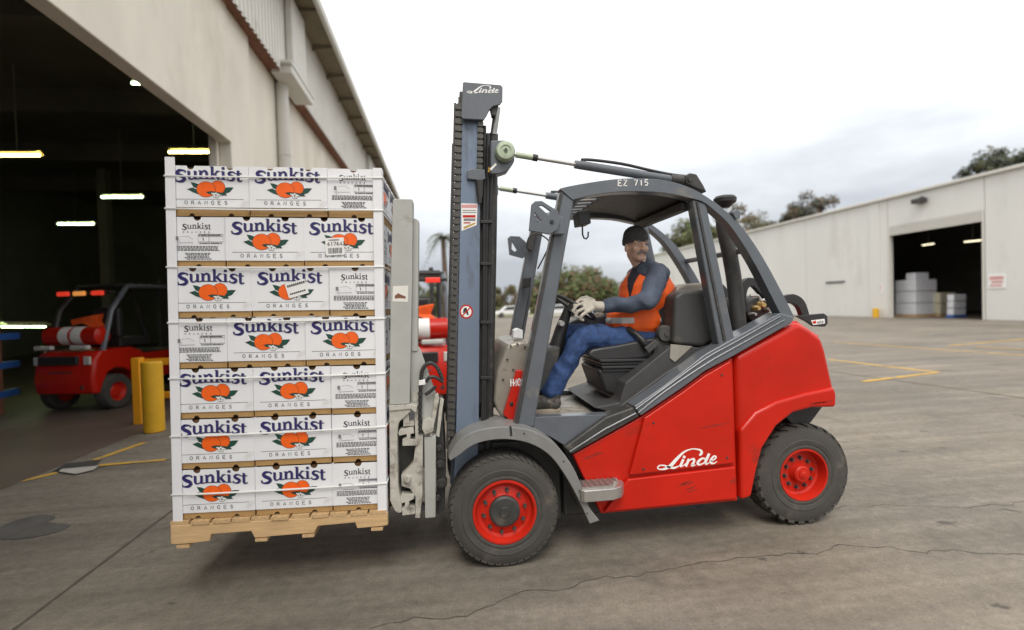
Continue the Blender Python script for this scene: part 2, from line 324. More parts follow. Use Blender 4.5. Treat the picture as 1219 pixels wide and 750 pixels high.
# ================================================================ THE SETTING
def ground_material():
    m = bpy.data.materials.new('concrete_yard'); m.use_nodes = True; nt = m.node_tree; N = nt.nodes; L = nt.links; b = N['Principled BSDF']
    g = N.new('ShaderNodeNewGeometry')
    def nz(scale, det=6, rough=0.6, sc=(1, 1, 1), rot=0):
        mp = N.new('ShaderNodeMapping'); mp.inputs['Scale'].default_value = sc; mp.inputs['Rotation'].default_value = (0, 0, rot); L.new(g.outputs['Position'], mp.inputs['Vector'])
        n = N.new('ShaderNodeTexNoise'); n.inputs['Scale'].default_value = scale; n.inputs['Detail'].default_value = det; n.inputs['Roughness'].default_value = rough
        L.new(mp.outputs[0], n.inputs['Vector']); return n.outputs['Fac']
    def rng(v, a, b_, c, d):
        r = N.new('ShaderNodeMapRange'); r.inputs['From Min'].default_value = a; r.inputs['From Max'].default_value = b_; r.inputs['To Min'].default_value = c; r.inputs['To Max'].default_value = d
        L.new(v, r.inputs['Value']); return r.outputs[0]
    def mul(a, b_):
        x = N.new('ShaderNodeMath'); x.operation = 'MULTIPLY'; L.new(a, x.inputs[0]); L.new(b_, x.inputs[1]); return x.outputs[0]
    def mixc(f, c1, c2):
        x = N.new('ShaderNodeMixRGB'); L.new(f, x.inputs['Fac'])
        for k, c in ((1, c1), (2, c2)):
            if isinstance(c, tuple): x.inputs[k].default_value = (*c, 1)
            else: L.new(c, x.inputs[k])
        return x.outputs[0]
    big = nz(0.35, 5); mid = nz(1.7, 7, 0.65, (0.35, 1.6, 1), 0.15); fine = nz(14, 6, 0.7); tr = nz(0.9, 6, 0.6, (0.12, 2.2, 1), -0.1)
    f = mul(rng(big, .3, .7, .78, 1.2), rng(mid, .3, .7, .76, 1.22))
    for v in (rng(fine, .3, .7, .8, 1.2), rng(tr, .3, .75, 1.12, .72), rng(nz(75, 3, .7), .3, .7, .80, 1.2), rng(nz(9, 2, .5, (.05, 1.5, 1)), .3, .7, .93, 1.07)): f = mul(f, v)
    base = mixc(rng(nz(0.5, 4), .35, .65, 0, 1), (0.198, 0.172, 0.136), (0.184, 0.164, 0.138))
    sc = N.new('ShaderNodeVectorMath'); sc.operation = 'SCALE'; L.new(base, sc.inputs[0]); L.new(f, sc.inputs['Scale'])
    st = nz(1.15, 8, 0.7); c = mixc(rng(st, .57, .69, 0, .7), sc.outputs[0], (0.10, 0.09, 0.075))
    oil = nz(3.4, 5, 0.55); c = mixc(rng(oil, .66, .71, 0, .75), c, (0.055, 0.05, 0.043))
    pale = nz(2.2, 8, 0.75, (0.6, 1.7, 1)); c = mixc(rng(pale, .60, .70, 0, .45), c, (0.34, 0.31, 0.27))
    L.new(c, b.inputs['Base Color']); L.new(rng(mid, .3, .7, .62, .9), b.inputs['Roughness']); b.inputs['Specular IOR Level'].default_value = 0.35
    bp = N.new('ShaderNodeBump'); bp.inputs['Strength'].default_value = 0.35; bp.inputs['Distance'].default_value = 0.008
    ad = N.new('ShaderNodeMath'); ad.operation = 'MULTIPLY_ADD'; ad.inputs[1].default_value = 0.6; L.new(nz(55, 4, .6), ad.inputs[0]); L.new(fine, ad.inputs[2])
    L.new(ad.outputs[0], bp.inputs['Height']); L.new(bp.outputs[0], b.inputs['Normal']); return m
MATS['yard'] = ground_material()
mat('stain', (0.085, 0.080, 0.075), 0.7, var=0.25, scale=6)
mat('grass', (0.16, 0.17, 0.045), 0.9, var=0.3, scale=2)

g = MB(); g.add([(-400, -60, 0), (500, -60, 0), (500, 900, 0), (-400, 900, 0)], [(0, 1, 2, 3)])
struct(g.build('ground', 'yard', smooth=0, fix=False))

def strip(name, pts, wd, z, m, rag=0.0, lab=None):
    """a line of width wd lying on the ground through world points (x, y)"""
    rnd = random.Random(len(pts)*7 + int(wd*1000)); P = []
    for a, b in zip(pts[:-1], pts[1:]):
        n = max(1, int((Vector(b) - Vector(a)).length/0.05)) if rag else 1
        P += [tuple(Vector(a).lerp(Vector(b), i/n)) for i in range(n)]
    P.append(tuple(pts[-1])); P = [(x + rag*(noise.noise(Vector((x*5, y*5, 1))) + .45*noise.noise(Vector((x*21, y*21, 2)))), y + 1.6*rag*(noise.noise(Vector((x*4, y*4, 7))) + .45*noise.noise(Vector((x*19, y*19, 9))))) for x, y in P]
    mb = MB(); W = [wd*(rnd.uniform(0.5, 1.4) if rag else 1) for _ in P]
    mb.ribbon(P, W, Vector((0, 0, z - 0.0009)), VX, VY, VZ)
    return struct(mb.build(name, m, smooth=0, fix=False), lab)
def G(*pts): return [(p.x, p.y) for p in (PZ(a, b) for a, b in pts)]
strip('slab_joint', [(-2.24, -2), (-2.24, 40)], 0.022, 0.004, 'joint', 0.006)
strip('slab_joint', G((986, 442), (1219, 474)) + [(9.5, 2.0)], 0.03, 0.004, 'joint', 0.008)
strip('slab_joint', G((990, 392), (1219, 397)), 0.05, 0.004, 'joint', 0.01)
strip('ground_crack', G((440, 748), (520, 738), (610, 712), (680, 694), (760, 684), (850, 668), (930, 658), (1010, 650), (1100, 655), (1219, 660)), 0.005, 0.004, 'joint', 0.045)
strip('ground_crack', G((905, 596), (970, 606), (1050, 598), (1130, 606), (1219, 596)), 0.0045, 0.004, 'joint', 0.045)
YL = 'line_yellow'
strip('painted_line', G((986, 428), (1118, 443.5)), 0.11, 0.004, YL); strip('painted_line', G((1114, 444), (1027, 454.5)), 0.10, 0.008, YL)
strip('painted_line', G((989, 407), (1219, 423)), 0.10, 0.004, YL); strip('painted_line', G((1128, 412), (1219, 404)), 0.10, 0.008, YL)
strip('painted_line', G((1161, 413.6), (1219, 416.4)), 0.10, 0.012, YL)
strip('painted_line', G((-60, 593), (68, 563)), 0.075, 0.004, YL); strip('painted_line', G((112, 548), (172, 527)), 0.075, 0.004, YL)
strip('painted_line', G((118, 554.5), (197, 548)), 0.075, 0.008, YL)
strip('painted_line', G((-40, 565), (180, 508)), 0.04, 0.004, 'line_white', 0.008)
m = MB(); gp = [PZ(a, b) for a, b in ((63, 562), (78, 553), (121, 548), (113, 557))]; m.sheet([(p.x, p.y) for p in gp], 0.012)
struct(m.build('drain_cover', 'grate', smooth=0, fix=False))
m = MB(); gp = [PZ(a, b) for a, b in ((70, 563), (74, 560), (117, 556), (112, 561), (90, 566))]; m.sheet([(p.x, p.y) for p in gp], 0.016)
struct(m.build('worn_patch', 'line_white', smooth=0, fix=False))
m = MB(); cs = [(-10, 640), (0, 628), (25, 618), (52, 613), (66, 616), (58, 622), (84, 625), (70, 633), (40, 640), (5, 643)]
gp = spline([tuple(PZ(a, b).xy) for a, b in cs], 5, True); m.sheet(gp, 0.004)
struct(m.build('dark_patch', 'stain', smooth=0, fix=False))
# grass verge at the far end of the yard
m = MB(); rnd = random.Random(3)
m.add([(-40, 62, 0.006), (26, 62, 0.006), (26, 120, 0.006), (-40, 120, 0.006)], [(0, 1, 2, 3)])
struct(m.build('grass_verge', 'grass', smooth=0, fix=False))
m = MB(); m.bx((-40, 61.7, 0), (26, 61.98, 0.13)); struct(m.build('kerb', 'shed_trim', bevel=0.02))

# ---------------------------------------------------------------- warehouse at left
WX = -3.6
jamb = PX(275, 170, WX); JY, DH = jamb.y, jamb.z
wh = thing('warehouse', (WX, 12, 0), 'cream concrete warehouse with a tall open doorway behind the carton load', 'warehouse')
def wbox(name, lo, hi, m, bev=0.01): b = MB(); b.bx(lo, hi); return b.build(name, m, wh, bevel=bev)
TOPZ = 7.6
y = JY; k = 0
for y0, y1 in ((JY, JY + 1.05), (JY + 1.05, 16.5), (16.5, 23), (23, 29.5), (29.5, 36), (36, 42.5), (42.5, 49)):
    wbox('wall_panel', (WX - 0.2 - (0.05 if k % 2 else 0), y0 + 0.012, 0), (WX - (0.10 if k else 0.0), y1 - 0.012, TOPZ), 'precast', 0.015); k += 1
wbox('wall_panel', (WX - 0.3, -9.0, 0), (WX, -2.2, TOPZ), 'precast')
wbox('door_lintel', (WX - 0.20, -2.19, DH), (WX + 0.02, JY - 0.004, TOPZ - 0.01), 'precast', 0.02)
wbox('door_jamb', (WX - 0.34, JY - 0.08, 0), (WX - 0.205, JY + 0.4, DH + 0.3), 'precast')
# corrugated upper wall, standing proud of the precast panels
CX = WX + 0.20
cz = PX(345, 100, CX).z
m = MB(); pit = 0.19; y = -9.0; A = []
while y < 49:
    A += [(CX, y), (CX, y + pit*0.42), (CX + 0.035, y + pit*0.5), (CX + 0.035, y + pit*0.92)]; y += pit
n = len(A); m.add([(x, yy, cz) for x, yy in A] + [(x, yy, 9.4) for x, yy in A], [(i, i + 1, n + i + 1, n + i) for i in range(n - 1)])
cl = m.build('corrugated_cladding', 'cladding', wh, smooth=0, fix=False)
s_ = cl.modifiers.new('solid', 'SOLIDIFY'); s_.thickness = 0.006
wbox('drip_flashing', (WX - 0.09, -9, cz + 0.03), (CX - 0.012, 49, cz + 0.06), 'rust', 0)
wbox('soffit_lining', (WX - 0.29, -9, cz + 0.30), (CX - 0.02, 49, cz + 0.36), 'soffit', 0)
# eave: brown soffit boards on brackets, gutter along the edge
EX = WX + 0.80; ez = PX(423, 118, EX).z
wbox('roof_edge', (CX + 0.04, -9, ez + 0.02), (EX, 49, ez + 0.05), 'soffit', 0)
gm = MB(); gm.prism([(EX + 0.004, ez + 0.06), (EX + 0.004, ez - 0.06), (EX + 0.05, ez - 0.10), (EX + 0.12, ez - 0.09), (EX + 0.14, ez + 0.07), (EX + 0.12, ez + 0.07), (EX + 0.11, ez - 0.06), (EX + 0.05, ez - 0.07), (EX + 0.03, ez - 0.04), (EX + 0.02, ez + 0.06)], -9, 49)
gm.build('gutter', 'pipe_white', wh)
brk = MB(); brk.prism([(CX + 0.045, -0.02), (EX, -0.02), (EX, -0.06), (CX + 0.045, -0.16)], -0.025, 0.025); bme = brk.mesh('bracket', 'soffit')
for i in range(24): put('bracket', bme, wh, Matrix.Translation(Vector((0, 0.6 + i*1.75, ez + 0.03)) - ORG[wh.name]))
m = MB(); m.add([(EX + 0.1, -9, ez + 0.07), (EX + 0.1, 49, ez + 0.07), (-18, 49, ez + 2.2), (-18, -9, ez + 2.2)], [(0, 1, 2, 3)])
ro = m.build('roof', 'cladding', wh, smooth=0, fix=False); s_ = ro.modifiers.new('solid', 'SOLIDIFY'); s_.thickness = 0.05; s_.offset = 1
def downpipe(x0, x1, ylow, ytop, first):
    """square rainwater head at the cladding foot with a wide pipe above and a narrow one below"""
    a = PX(x0, ylow, CX + 0.10); b = PX(x1, ylow, CX + 0.10); yc = (a.y + b.y)/2; wy = abs(b.y - a.y)
    wbox('downpipe', (CX + 0.04, yc - wy*0.22, cz + 0.2), (CX + 0.20, yc + wy*0.22, ez - 0.07), 'pipe_white', 0.03)
    h = sub('rain_head', wh); b_ = MB(); b_.bx((CX - 0.20, yc - wy*0.34, cz - 0.05), (CX + 0.24, yc + wy*0.36, cz + 0.19)); b_.build('box', 'pipe_white', h, bevel=0.02)
    b_ = MB(); b_.bx((CX - 0.22, yc - wy*0.38, cz + 0.13), (CX + 0.26, yc + wy*0.40, cz + 0.20 )); b_.build('rim', 'pipe_white', h, bevel=0.015)
    p = MB(); p.tube([(CX - 0.16, yc - wy*0.1, cz - 0.04), (CX - 0.16, yc - wy*0.1, 0.0)], 0.135, 16); dp = p.build('downpipe', 'pipe_white', wh)
    for z in (1.5, 3.4, 5.2):
        q = MB(); q.tube([(CX - 0.16, yc - wy*0.1, z), (CX - 0.16, yc - wy*0.1, z + 0.06)], 0.145, 16); q.build('pipe_clip', 'pipe_white', dp)
downpipe(333, 369, 95, 0, True); downpipe(431, 448, 160, 150, False)
c_ = PX(455, 197, CX + 0.2); m = MB(); m.box(c_, (0.45, 0.5, 0.22)); m.box(c_ + Vector((-0.15, 0, 0.2)), (0.1, 0.1, 0.3)); m.build('wall_camera', 'black_plastic', wh, bevel=0.02)
# the dark hall inside
m = MB(); m.add([(-18, -9, 0), (-18, 30, 0), (-18, 30, 7.9), (-18, -9, 7.9)], [(0, 1, 2, 3)]); m.add([(-18, 30, 0), (WX - .3, 30, 0), (WX - .3, 30, 7.9), (-18, 30, 7.9)], [(0, 1, 2, 3)])
m.add([(-18, -9, 0), (WX - .3, -9, 0), (WX - .3, -9, 7.9), (-18, -9, 7.9)], [(0, 1, 2, 3)]); m.build('inner_wall', 'interior', wh, smooth=0, fix=False)
m = MB(); m.add([(-18, -9, 7.5), (WX - .2, -9, 7.5), (WX - .2, 49, 7.5), (-18, 49, 7.5)], [(0, 1, 2, 3)]); m.build('ceiling', 'interior_dark', wh, smooth=0, fix=False)
for yy in (1, 5.5, 10, 14.5, 19, 23.5): wbox('rafter', (-18, yy, 6.9), (WX - 0.35, yy + 0.18, 7.49), 'interior_dark', 0)
for yy in (10.5, 15, 20): wbox('inner_column', (-12.2, yy, 0), (-11.9, yy + 0.3, 6.9), 'interior', 0)
fm = MB(); fm.add([(-18, -9, 0.004), (WX - 0.55, -9, 0.004), (WX - 0.55, 30, 0.004), (-18, 30, 0.004)], [(0, 1, 2, 3)])
mat('hall_floor', (0.115, 0.090, 0.072), 0.55, var=0.25, scale=0.8, dirt=(0.13, 0.05, 0.04), dscale=0.5, dthr=0.52, dsharp=0.2)
struct(fm.build('hall_floor', 'hall_floor', smooth=0, fix=False))
# fluorescent strip lights
for i, (x0, x1, yy, z, wm, lab) in enumerate(((-6, 47, 185, 5.0, 'tube_warm', 'lit yellowish strip light at the picture edge inside the dark hall'),
        (201, 261, 181, 5.2, 'tube_warm', 'lit yellowish strip light just beside the door end of the dark hall'),
        (121, 169, 234.5, 5.0, 'tube_light', 'lit greenish strip light in the middle of the dark hall'),
        (69, 111, 266.5, 5.0, 'tube_light', 'lit greenish strip light hanging lowest above the parked red forklift'),
        (157, 177, 99, 6.2, 'tube_light', 'short lit strip light close under the doorway lintel'),
        (2, 54, 389, 1.75, 'tube_light', 'thin white lit strip light low beside the blue rack'))):
    a = PZ(x0, yy, z); b = PZ(x1, yy, z); c = (a + b)/2; Lh = (b - a).length/2
    if z < 2: c = PX(28, 389, -8.5); a, b = PX(x0, yy, -8.5), PX(x1, yy, -8.5); c = (a + b)/2
    t = thing('strip_light', c, lab, 'light', 'fluorescent strip lights'); d = (b - a)/2
    m = MB(); m.cyl(a, b, 0.026 if z > 2 else 0.013, n=10); m.build('tube', wm, t)
    m = MB(); up = Vector((0, 0, 0.1)); q = Vector((-d.y, d.x, 0)).normalized()*0.14
    m.add([a + up, b + up, b + up*0.3 + q, a + up*0.3 + q, b + up*0.3 - q, a + up*0.3 - q], [(0, 1, 2, 3), (1, 0, 5, 4)]); rf = m.build('reflector', 'reflector', t, smooth=0, fix=False)
    if z > 2:
        m = MB(); m.cyl(c + up, (c.x, c.y, 6.9), 0.012, n=6); m.build('hanger', 'interior', t)

# ---------------------------------------------------------------- white shed at right
SX = 29.0
sj0, sj1 = PX(1058, 378, SX).y, PX(1173, 378, SX).y
sdt = (PX(1055, 273, SX).z + PX(1170, 248, SX).z)/2; STOP = (PX(1215, 195, SX).z + PX(960, 264, SX).z)/2
shed = thing('white_shed', (SX, sj0, 0), 'long white warehouse wall with one open roller doorway beyond the yard', 'warehouse')
def sbox(name, lo, hi, m, bev=0.01): b = MB(); b.bx(lo, hi); return b.build(name, m, shed, bevel=bev)
pj = PX(1041, 320, SX).y
brks = [6.0, 12.0, 18.0, sj1]
for y0, y1 in zip(brks[:-1], brks[1:]): sbox('wall_panel', (SX, y0 + 0.02, 0), (SX + 0.2, y1 - 0.02, STOP), 'shed_white', 0.02)
sbox('wall_panel', (SX, sj1 + 0.02, sdt), (SX + 0.2, sj0 - 0.02, STOP), 'shed_white', 0.02)
brks = [sj0, pj, pj + 6.5, pj + 13, pj + 19.5, pj + 26, pj + 33, pj + 40]
for y0, y1 in zip(brks[:-1], brks[1:]): sbox('wall_panel', (SX, y0 + 0.02, 0), (SX + 0.2, y1 - 0.02, STOP), 'shed_white', 0.02)
sbox('pilaster', (SX - 0.05, pj - 0.45, 0), (SX - 0.004, pj + 0.35, STOP - 0.03), 'shed_white', 0.01)
sbox('roof_edge', (SX - 0.22, 6, STOP + 0.004), (SX + 0.4, pj + 40, STOP + 0.17), 'shed_trim', 0.03)
m = MB(); m.add([(SX + 0.3, 6, STOP + 0.172), (SX + 0.3, pj + 40, STOP + 0.172), (SX + 14, pj + 40, STOP + 0.9), (SX + 14, 6, STOP + 0.9)], [(0, 1, 2, 3)]); m.build('roof', 'cladding', shed, smooth=0, fix=False)
for z in range(4): sbox('shutter_slat', (SX - 0.02, sj1 + 0.1, sdt - 0.145*(z + 1)), (SX + 0.06, sj0 - 0.1, sdt - 0.145*z - 0.02), 'shed_trim', 0.02)
sbox('door_frame', (SX - 0.03, sj0 - 0.13, 0), (SX + 0.25, sj0 - 0.02, sdt - 0.001), 'shed_trim'); sbox('door_frame', (SX - 0.03, sj1 + 0.02, 0), (SX + 0.25, sj1 + 0.13, sdt - 0.001), 'shed_trim')
m = MB()
m.add([(SX + 13.5, 8, 0), (SX + 13.5, 50, 0), (SX + 13.5, 50, STOP), (SX + 13.5, 8, STOP)], [(0, 1, 2, 3)]); m.add([(SX + .2, 8, 0), (SX + 13.5, 8, 0), (SX + 13.5, 8, STOP), (SX + .2, 8, STOP)], [(0, 1, 2, 3)])
m.add([(SX + .2, 50, 0), (SX + 13.5, 50, 0), (SX + 13.5, 50, STOP), (SX + .2, 50, STOP)], [(0, 1, 2, 3)]); m.add([(SX + .2, 8, STOP - .05), (SX + 13.5, 8, STOP - .05), (SX + 13.5, 50, STOP - .05), (SX + .2, 50, STOP - .05)], [(0, 1, 2, 3)])
m.build('inner_wall', 'interior_dark', shed, smooth=0, fix=False)
m = MB(); m.add([(SX + .26, 8, 0.004), (SX + 13.5, 8, 0.004), (SX + 13.5, 50, 0.004), (SX + .26, 50, 0.004)], [(0, 1, 2, 3)]); struct(m.build('shed_floor', 'hall_floor', smooth=0, fix=False))
a = PX(1098, 239, SX); m = MB(); m.box(a + Vector((-0.25, 0, 0)), (0.35, 0.75, 0.28)); m.box(a + Vector((-0.06, 0, 0.05)), (0.12, 0.2, 0.4)); m.build('wall_lamp', 'dark_steel', shed, bevel=0.03)
mat('sign_red', (0.62, 0.30, 0.30), 0.6, var=0.1)
def wall_sign(x, y, w, h, lab):
    p = PX(x, y, SX); t = thing('wall_sign', (SX - 0.01, p.y, p.z), lab, 'sign', 'small signs on the white shed')
    m = MB(); m.bx((SX - 0.035, p.y - w/2, p.z - h/2), (SX - 0.004, p.y + w/2, p.z + h/2)); m.build('plate', 'white_print', t, bevel=0.005)
    m = MB()
    for i, (a0, a1, z0, z1) in enumerate(((-.4, .4, .12, .36), (-.36, .3, -.12, .04), (-.3, .38, -.36, -.22))): m.add([(SX - 0.039, p.y + a0*w, p.z + z0*h), (SX - 0.039, p.y + a1*w, p.z + z0*h), (SX - 0.039, p.y + a1*w, p.z + z1*h), (SX - 0.039, p.y + a0*w, p.z + z1*h)], [(0, 1, 2, 3)])
    m.build('print', 'sign_red', t, smooth=0, fix=False)
wall_sign(1187, 335, 0.85, 0.75, 'red and white sign between the doorway and the picture edge'); wall_sign(1046, 344, 0.6, 0.55, 'small pale red and white sign above the yellow post')
a, b = PX(984, 337, SX), PX(1006, 336, SX)
dr = MB(); dr.bx((SX - 0.04, b.y + .03, 0.01), (SX - 0.004, a.y + 0.0, a.z - 0.1)); d_ = dr.build('side_door', 'shed_white', shed, bevel=0.01)
m = MB(); m.bx((SX - 0.10, b.y, a.z - 0.02), (SX - 0.01, a.y, a.z + 0.08)); m.build('door_closer', 'black_plastic', d_)
p = PX(1042.5, 378, SX - 0.4); m = MB(); m.cyl((p.x, p.y, 0), (p.x, p.y, 0.62), 0.19, n=16); tag(m.build('yellow_post', 'yellow_paint', bevel=0.02), 'short yellow post at the foot of the white shed wall', 'bollard')
# wrapped goods standing in the doorway
def goods(name, x0, x1, y0, X, depth, lab, layers, top=None, mtl='shrink_white'):
    a, b = PX(x0, 375, X), PX(x1, 375, X); z = PX((x0 + x1)/2, y0, X).z; yc = (a.y + b.y)/2; wy = abs(a.y - b.y)
    t = thing(name, (X + depth/2, yc, 0), lab, 'pallet load', 'wrapped goods in the far doorway'); rnd = random.Random(int(x0))
    for i in range(layers):
        m = MB(); q = rnd.uniform(-.03, .03); m.bx((X, yc - wy/2 + q, 0.16 + i*(z - .16)/layers), (X + depth, yc + wy/2 + q, 0.16 + (i + 1)*(z - .16)/layers - 0.03)); m.build('layer', mtl, t, bevel=0.04)
    m = MB(); m.bx((X - .02, yc - wy/2 - .03, 0.01), (X + depth, yc + wy/2 + .03, 0.145)); m.build('pallet', 'blue_beam' if depth < 1 else 'pallet_wood', t)
    if top:
        p = PX(top[0], 330, X); zt = PX(top[0], top[1], X).z; m = MB(); m.bx((X + .1, p.y - .3, z - 0.028), (X + depth - .5, p.y + .4, zt)); m.build('top_bale', mtl, t, bevel=0.05)
goods('pallet_load', 1066, 1090, 333, SX + 1.2, 1.6, 'tall white wrapped pallet load with one bale on top in the far doorway', 3, (1083, 325))
goods('pallet_load', 1111, 1119, 348, SX + 2.6, 1.2, 'low grey wrapped load behind the tall white one in the far doorway', 2, None, 'reflector')
goods('pallet_load', 1127, 1135, 350, SX + 1.6, 0.9, 'narrow white load on a blue pallet in the far doorway', 3)
for x0_, x1_, y_, lab in ((1098, 1112, 292, 'lit strip light over the goods in the far doorway'), (1148, 1168, 288, 'lit strip light near the frame edge of the far doorway')):
    a, b = PX(x0_, y_, SX + 5), PX(x1_, y_ - 2, SX + 5); c = (a + b)/2; t = thing('strip_light', c, lab, 'light', 'fluorescent strip lights')
    m = MB(); m.cyl(a, b, 0.035, n=8); m.build('tube', 'tube_dim', t); m = MB(); m.cyl(c + Vector((0, 0, .04)), (c.x, c.y, STOP - .06), .015, n=6); m.build('hanger', 'interior', t)
# dim racking in the shed
t = thing('storage_rack', (SX + 8, sj1 + 2, 0), 'dim brown stacked goods at the back of the far doorway', 'rack')
rnd = random.Random(5)
for i in range(12):
    m = MB(); yy = sj1 + 0.6 + (i % 4)*1.25; z = (i//4)*1.4; m.bx((SX + 7, yy, z), (SX + 8.5, yy + 1.05, z + rnd.uniform(0.8, 1.3))); m.build('stacked_goods', rnd.choice(['kraft', 'kraft_dark', 'interior']), t, bevel=0.02)

# ---------------------------------------------------------------- trees
def leafmat(name, c):
    m = mat(name, c, 0.7, var=0.45, scale=0.9); b = m.node_tree.nodes['Principled BSDF']; b.inputs['Transmission Weight'].default_value = 0; return m
leafmat('leaf_olive', (0.085, 0.085, 0.030)); leafmat('leaf_green', (0.075, 0.105, 0.028)); leafmat('leaf_dark', (0.035, 0.045, 0.022)); leafmat('leaf_brown', (0.13, 0.075, 0.035)); leafmat('leaf_palm', (0.11, 0.12, 0.045))
def tree(name, base, height, rx, rz, lm, lab, seed, n=2600, leaf=0.28, trunk=0.22, cz=None, clumps=34, group='trees beyond the yard', second=None):
    rnd = random.Random(seed); base = Vector(base); t = thing(name, base, lab, 'tree', group)
    cz = height - rz if cz is None else cz; cc = base + Vector((0, 0, cz)); m = MB(); f = MB(); pts = []
    m.tube([base, base + Vector((rnd.uniform(-.2, .2), 0, cz*0.5)), base + Vector((rnd.uniform(-.3, .3), 0, cz*0.9))], [trunk, trunk*0.75, trunk*0.5], 8)
    for i in range(clumps):
        while True:
            v = Vector((rnd.uniform(-1, 1), rnd.uniform(-1, 1), rnd.uniform(-1, 1)))
            if 0.25 < v.length < 1: break
        c = cc + Vector((v.x*rx, v.y*rx, v.z*rz*(1.0 if v.z > 0 else 0.75))); pts.append((c, rnd.uniform(0.22, 0.44)*rx*(1.15 - 0.4*v.length)))
        if i % 3 == 0: m.tube([base + Vector((0, 0, cz*rnd.uniform(0.45, 0.85))), (base + Vector((0, 0, cz*0.8))).lerp(c, 0.5), c], [trunk*0.4, trunk*0.22, trunk*0.08], 5)
    for i in range(int(n*2.6)):
        c, r = rnd.choice(pts); v = Vector((rnd.gauss(0, 1), rnd.gauss(0, 1), rnd.gauss(0, 0.75))); v = v.normalized()*r*rnd.random()**0.45
        p = c + v; a = Vector((rnd.uniform(-1, 1), rnd.uniform(-1, 1), rnd.uniform(-1, 1))).normalized(); q = a.orthogonal().normalized(); s = leaf*rnd.uniform(0.5, 1.3)
        mi = 1 if (second and rnd.random() < 0.3 + 0.5*noise.noise(p*0.5)) else 0
        f.add([p - a*s, p + q*s*0.42, p + a*s, p - q*s*0.42], [(0, 1, 2, 3)], mi)
    m.build('trunk', 'bark', t, fix=False); f.build('crown', [lm, second] if second else lm, t, smooth=0, fix=False); return t
def far(x, y, Y): p = PY(x, y, Y); return p
def tree_at(x, ytop, Y, ybot, halfpx, lm, lab, seed, second=None, n=2600, leaf=None, **k):
    top = PY(x, ytop, Y); low = PY(x, ybot, Y); rz = (top.z - low.z)/2; rx = abs(PY(x + halfpx, ytop, Y).x - top.x)
    return tree('tree', (top.x, Y, 0), top.z, rx, rz, lm, lab, seed, n, leaf or 0.050*rx + 0.06, second=second, **k)
tree_at(688, 320, 88, 383, 50, 'leaf_green', 'broad green tree with a browned side behind the steering wheel', 11, 'leaf_brown', 5200, clumps=60)
tree_at(640, 345, 96, 384, 26, 'leaf_brown', 'low brownish tree between the two front cab pillars', 12, 'leaf_olive', 2600)
tree_at(600, 343, 84, 384, 30, 'leaf_olive', 'olive tree standing beyond the yard beside the mast', 13, 'leaf_brown', 3200)
tree_at(746, 335, 100, 384, 34, 'leaf_green', 'green tree beyond the yard behind the driver', 14, 'leaf_olive', 2600)
tree_at(514, 333, 70, 378, 26, 'leaf_olive', 'olive tree behind the parked forklift between clamp and mast', 15, 'leaf_green', 2200)
tree_at(838, 263, 66, 330, 44, 'leaf_olive', 'olive tree over the shed roof behind the cab rear pillar', 16, 'leaf_green', 3800)
tree_at(884, 246, 62, 310, 33, 'leaf_olive', 'loose olive tree over the shed roof beside the cab arch', 17, 'leaf_brown', 3200)
tree_at(966, 232, 60, 300, 28, 'leaf_dark', 'dark rounded tree rising alone over the white shed roof', 18, 'leaf_brown', 4200, clumps=46)
tree_at(1194, 178, 48, 240, 32, 'leaf_dark', 'dark tree over the shed roof at the picture edge', 19, 'leaf_olive', 4200, clumps=46)
tree_at(1144, 206, 52, 250, 12, 'leaf_dark', 'small dark treetop just showing over the shed roof', 20, None, 1200)
tree_at(796, 292, 72, 340, 22, 'leaf_green', 'small green tree beyond the yard seen past the driver', 21, None, 1800)
# palm
pb = PY(527, 276, 46); t = thing('palm_tree', (pb.x, 46, 0), 'palm tree with drooping fronds beside the mast', 'palm'); rnd = random.Random(4)
m = MB(); m.tube([(pb.x, 46, 0), (pb.x + .1, 46, pb.z*.5), (pb.x, 46, pb.z - .4)], [0.3, 0.24, 0.2], 10); m.build('trunk', 'bark', t)
f = MB(); c = Vector((pb.x, 46, pb.z - .4))
for i in range(34):
    a = rnd.uniform(0, 2*math.pi); up = rnd.uniform(-0.5, 1.0); Lf = rnd.uniform(1.4, 2.0); d = Vector((math.cos(a), math.sin(a), 0)); P = [c + d*Lf*s + Vector((0, 0, Lf*(up*s - 1.25*s*s))) for s in (0, .2, .4, .6, .8, 1)]; sd = Vector((-d.y, d.x, 0))
    for p0, p1 in zip(P[:-1], P[1:]):
        for k in range(3):
            q = p0.lerp(p1, k/3)
            for s_ in (-1, 1): f.add([q, q + sd*s_*0.32 + d*0.12 + Vector((0, 0, -0.16)), q + d*0.08], [(0, 1, 2)])
f.build('crown', 'leaf_palm', t, smooth=0, fix=False)
# low shrubs along the verge and far parked cars
hb = MB(); rnd = random.Random(9)
for i in range(5200):
    x = rnd.uniform(-14, 24); h = 0.9 + 0.5*noise.noise(Vector((x*.35, 0, 3))); p = Vector((x, 77 + rnd.uniform(-1.2, 1.2), rnd.uniform(0.0, 1)*h*1.3)); a = Vector((rnd.uniform(-1, 1), rnd.uniform(-1, 1), rnd.uniform(-1, 1))).normalized(); q = a.orthogonal()*0.5; s = rnd.uniform(.12, .3)
    hb.add([p - a*s, p + q*s, p + a*s, p - q*s], [(0, 1, 2, 3)])
tag(hb.build('shrubbery', 'leaf_olive', smooth=0, fix=False), 'low olive shrubs along the far grass verge', 'shrubs', kind='stuff')
mat('car_white', (0.7, 0.7, 0.7), 0.3, coat=0.4); mat('car_blue', (0.25, 0.32, 0.42), 0.3, coat=0.4); mat('car_glass', (0.03, 0.035, 0.04), 0.1)
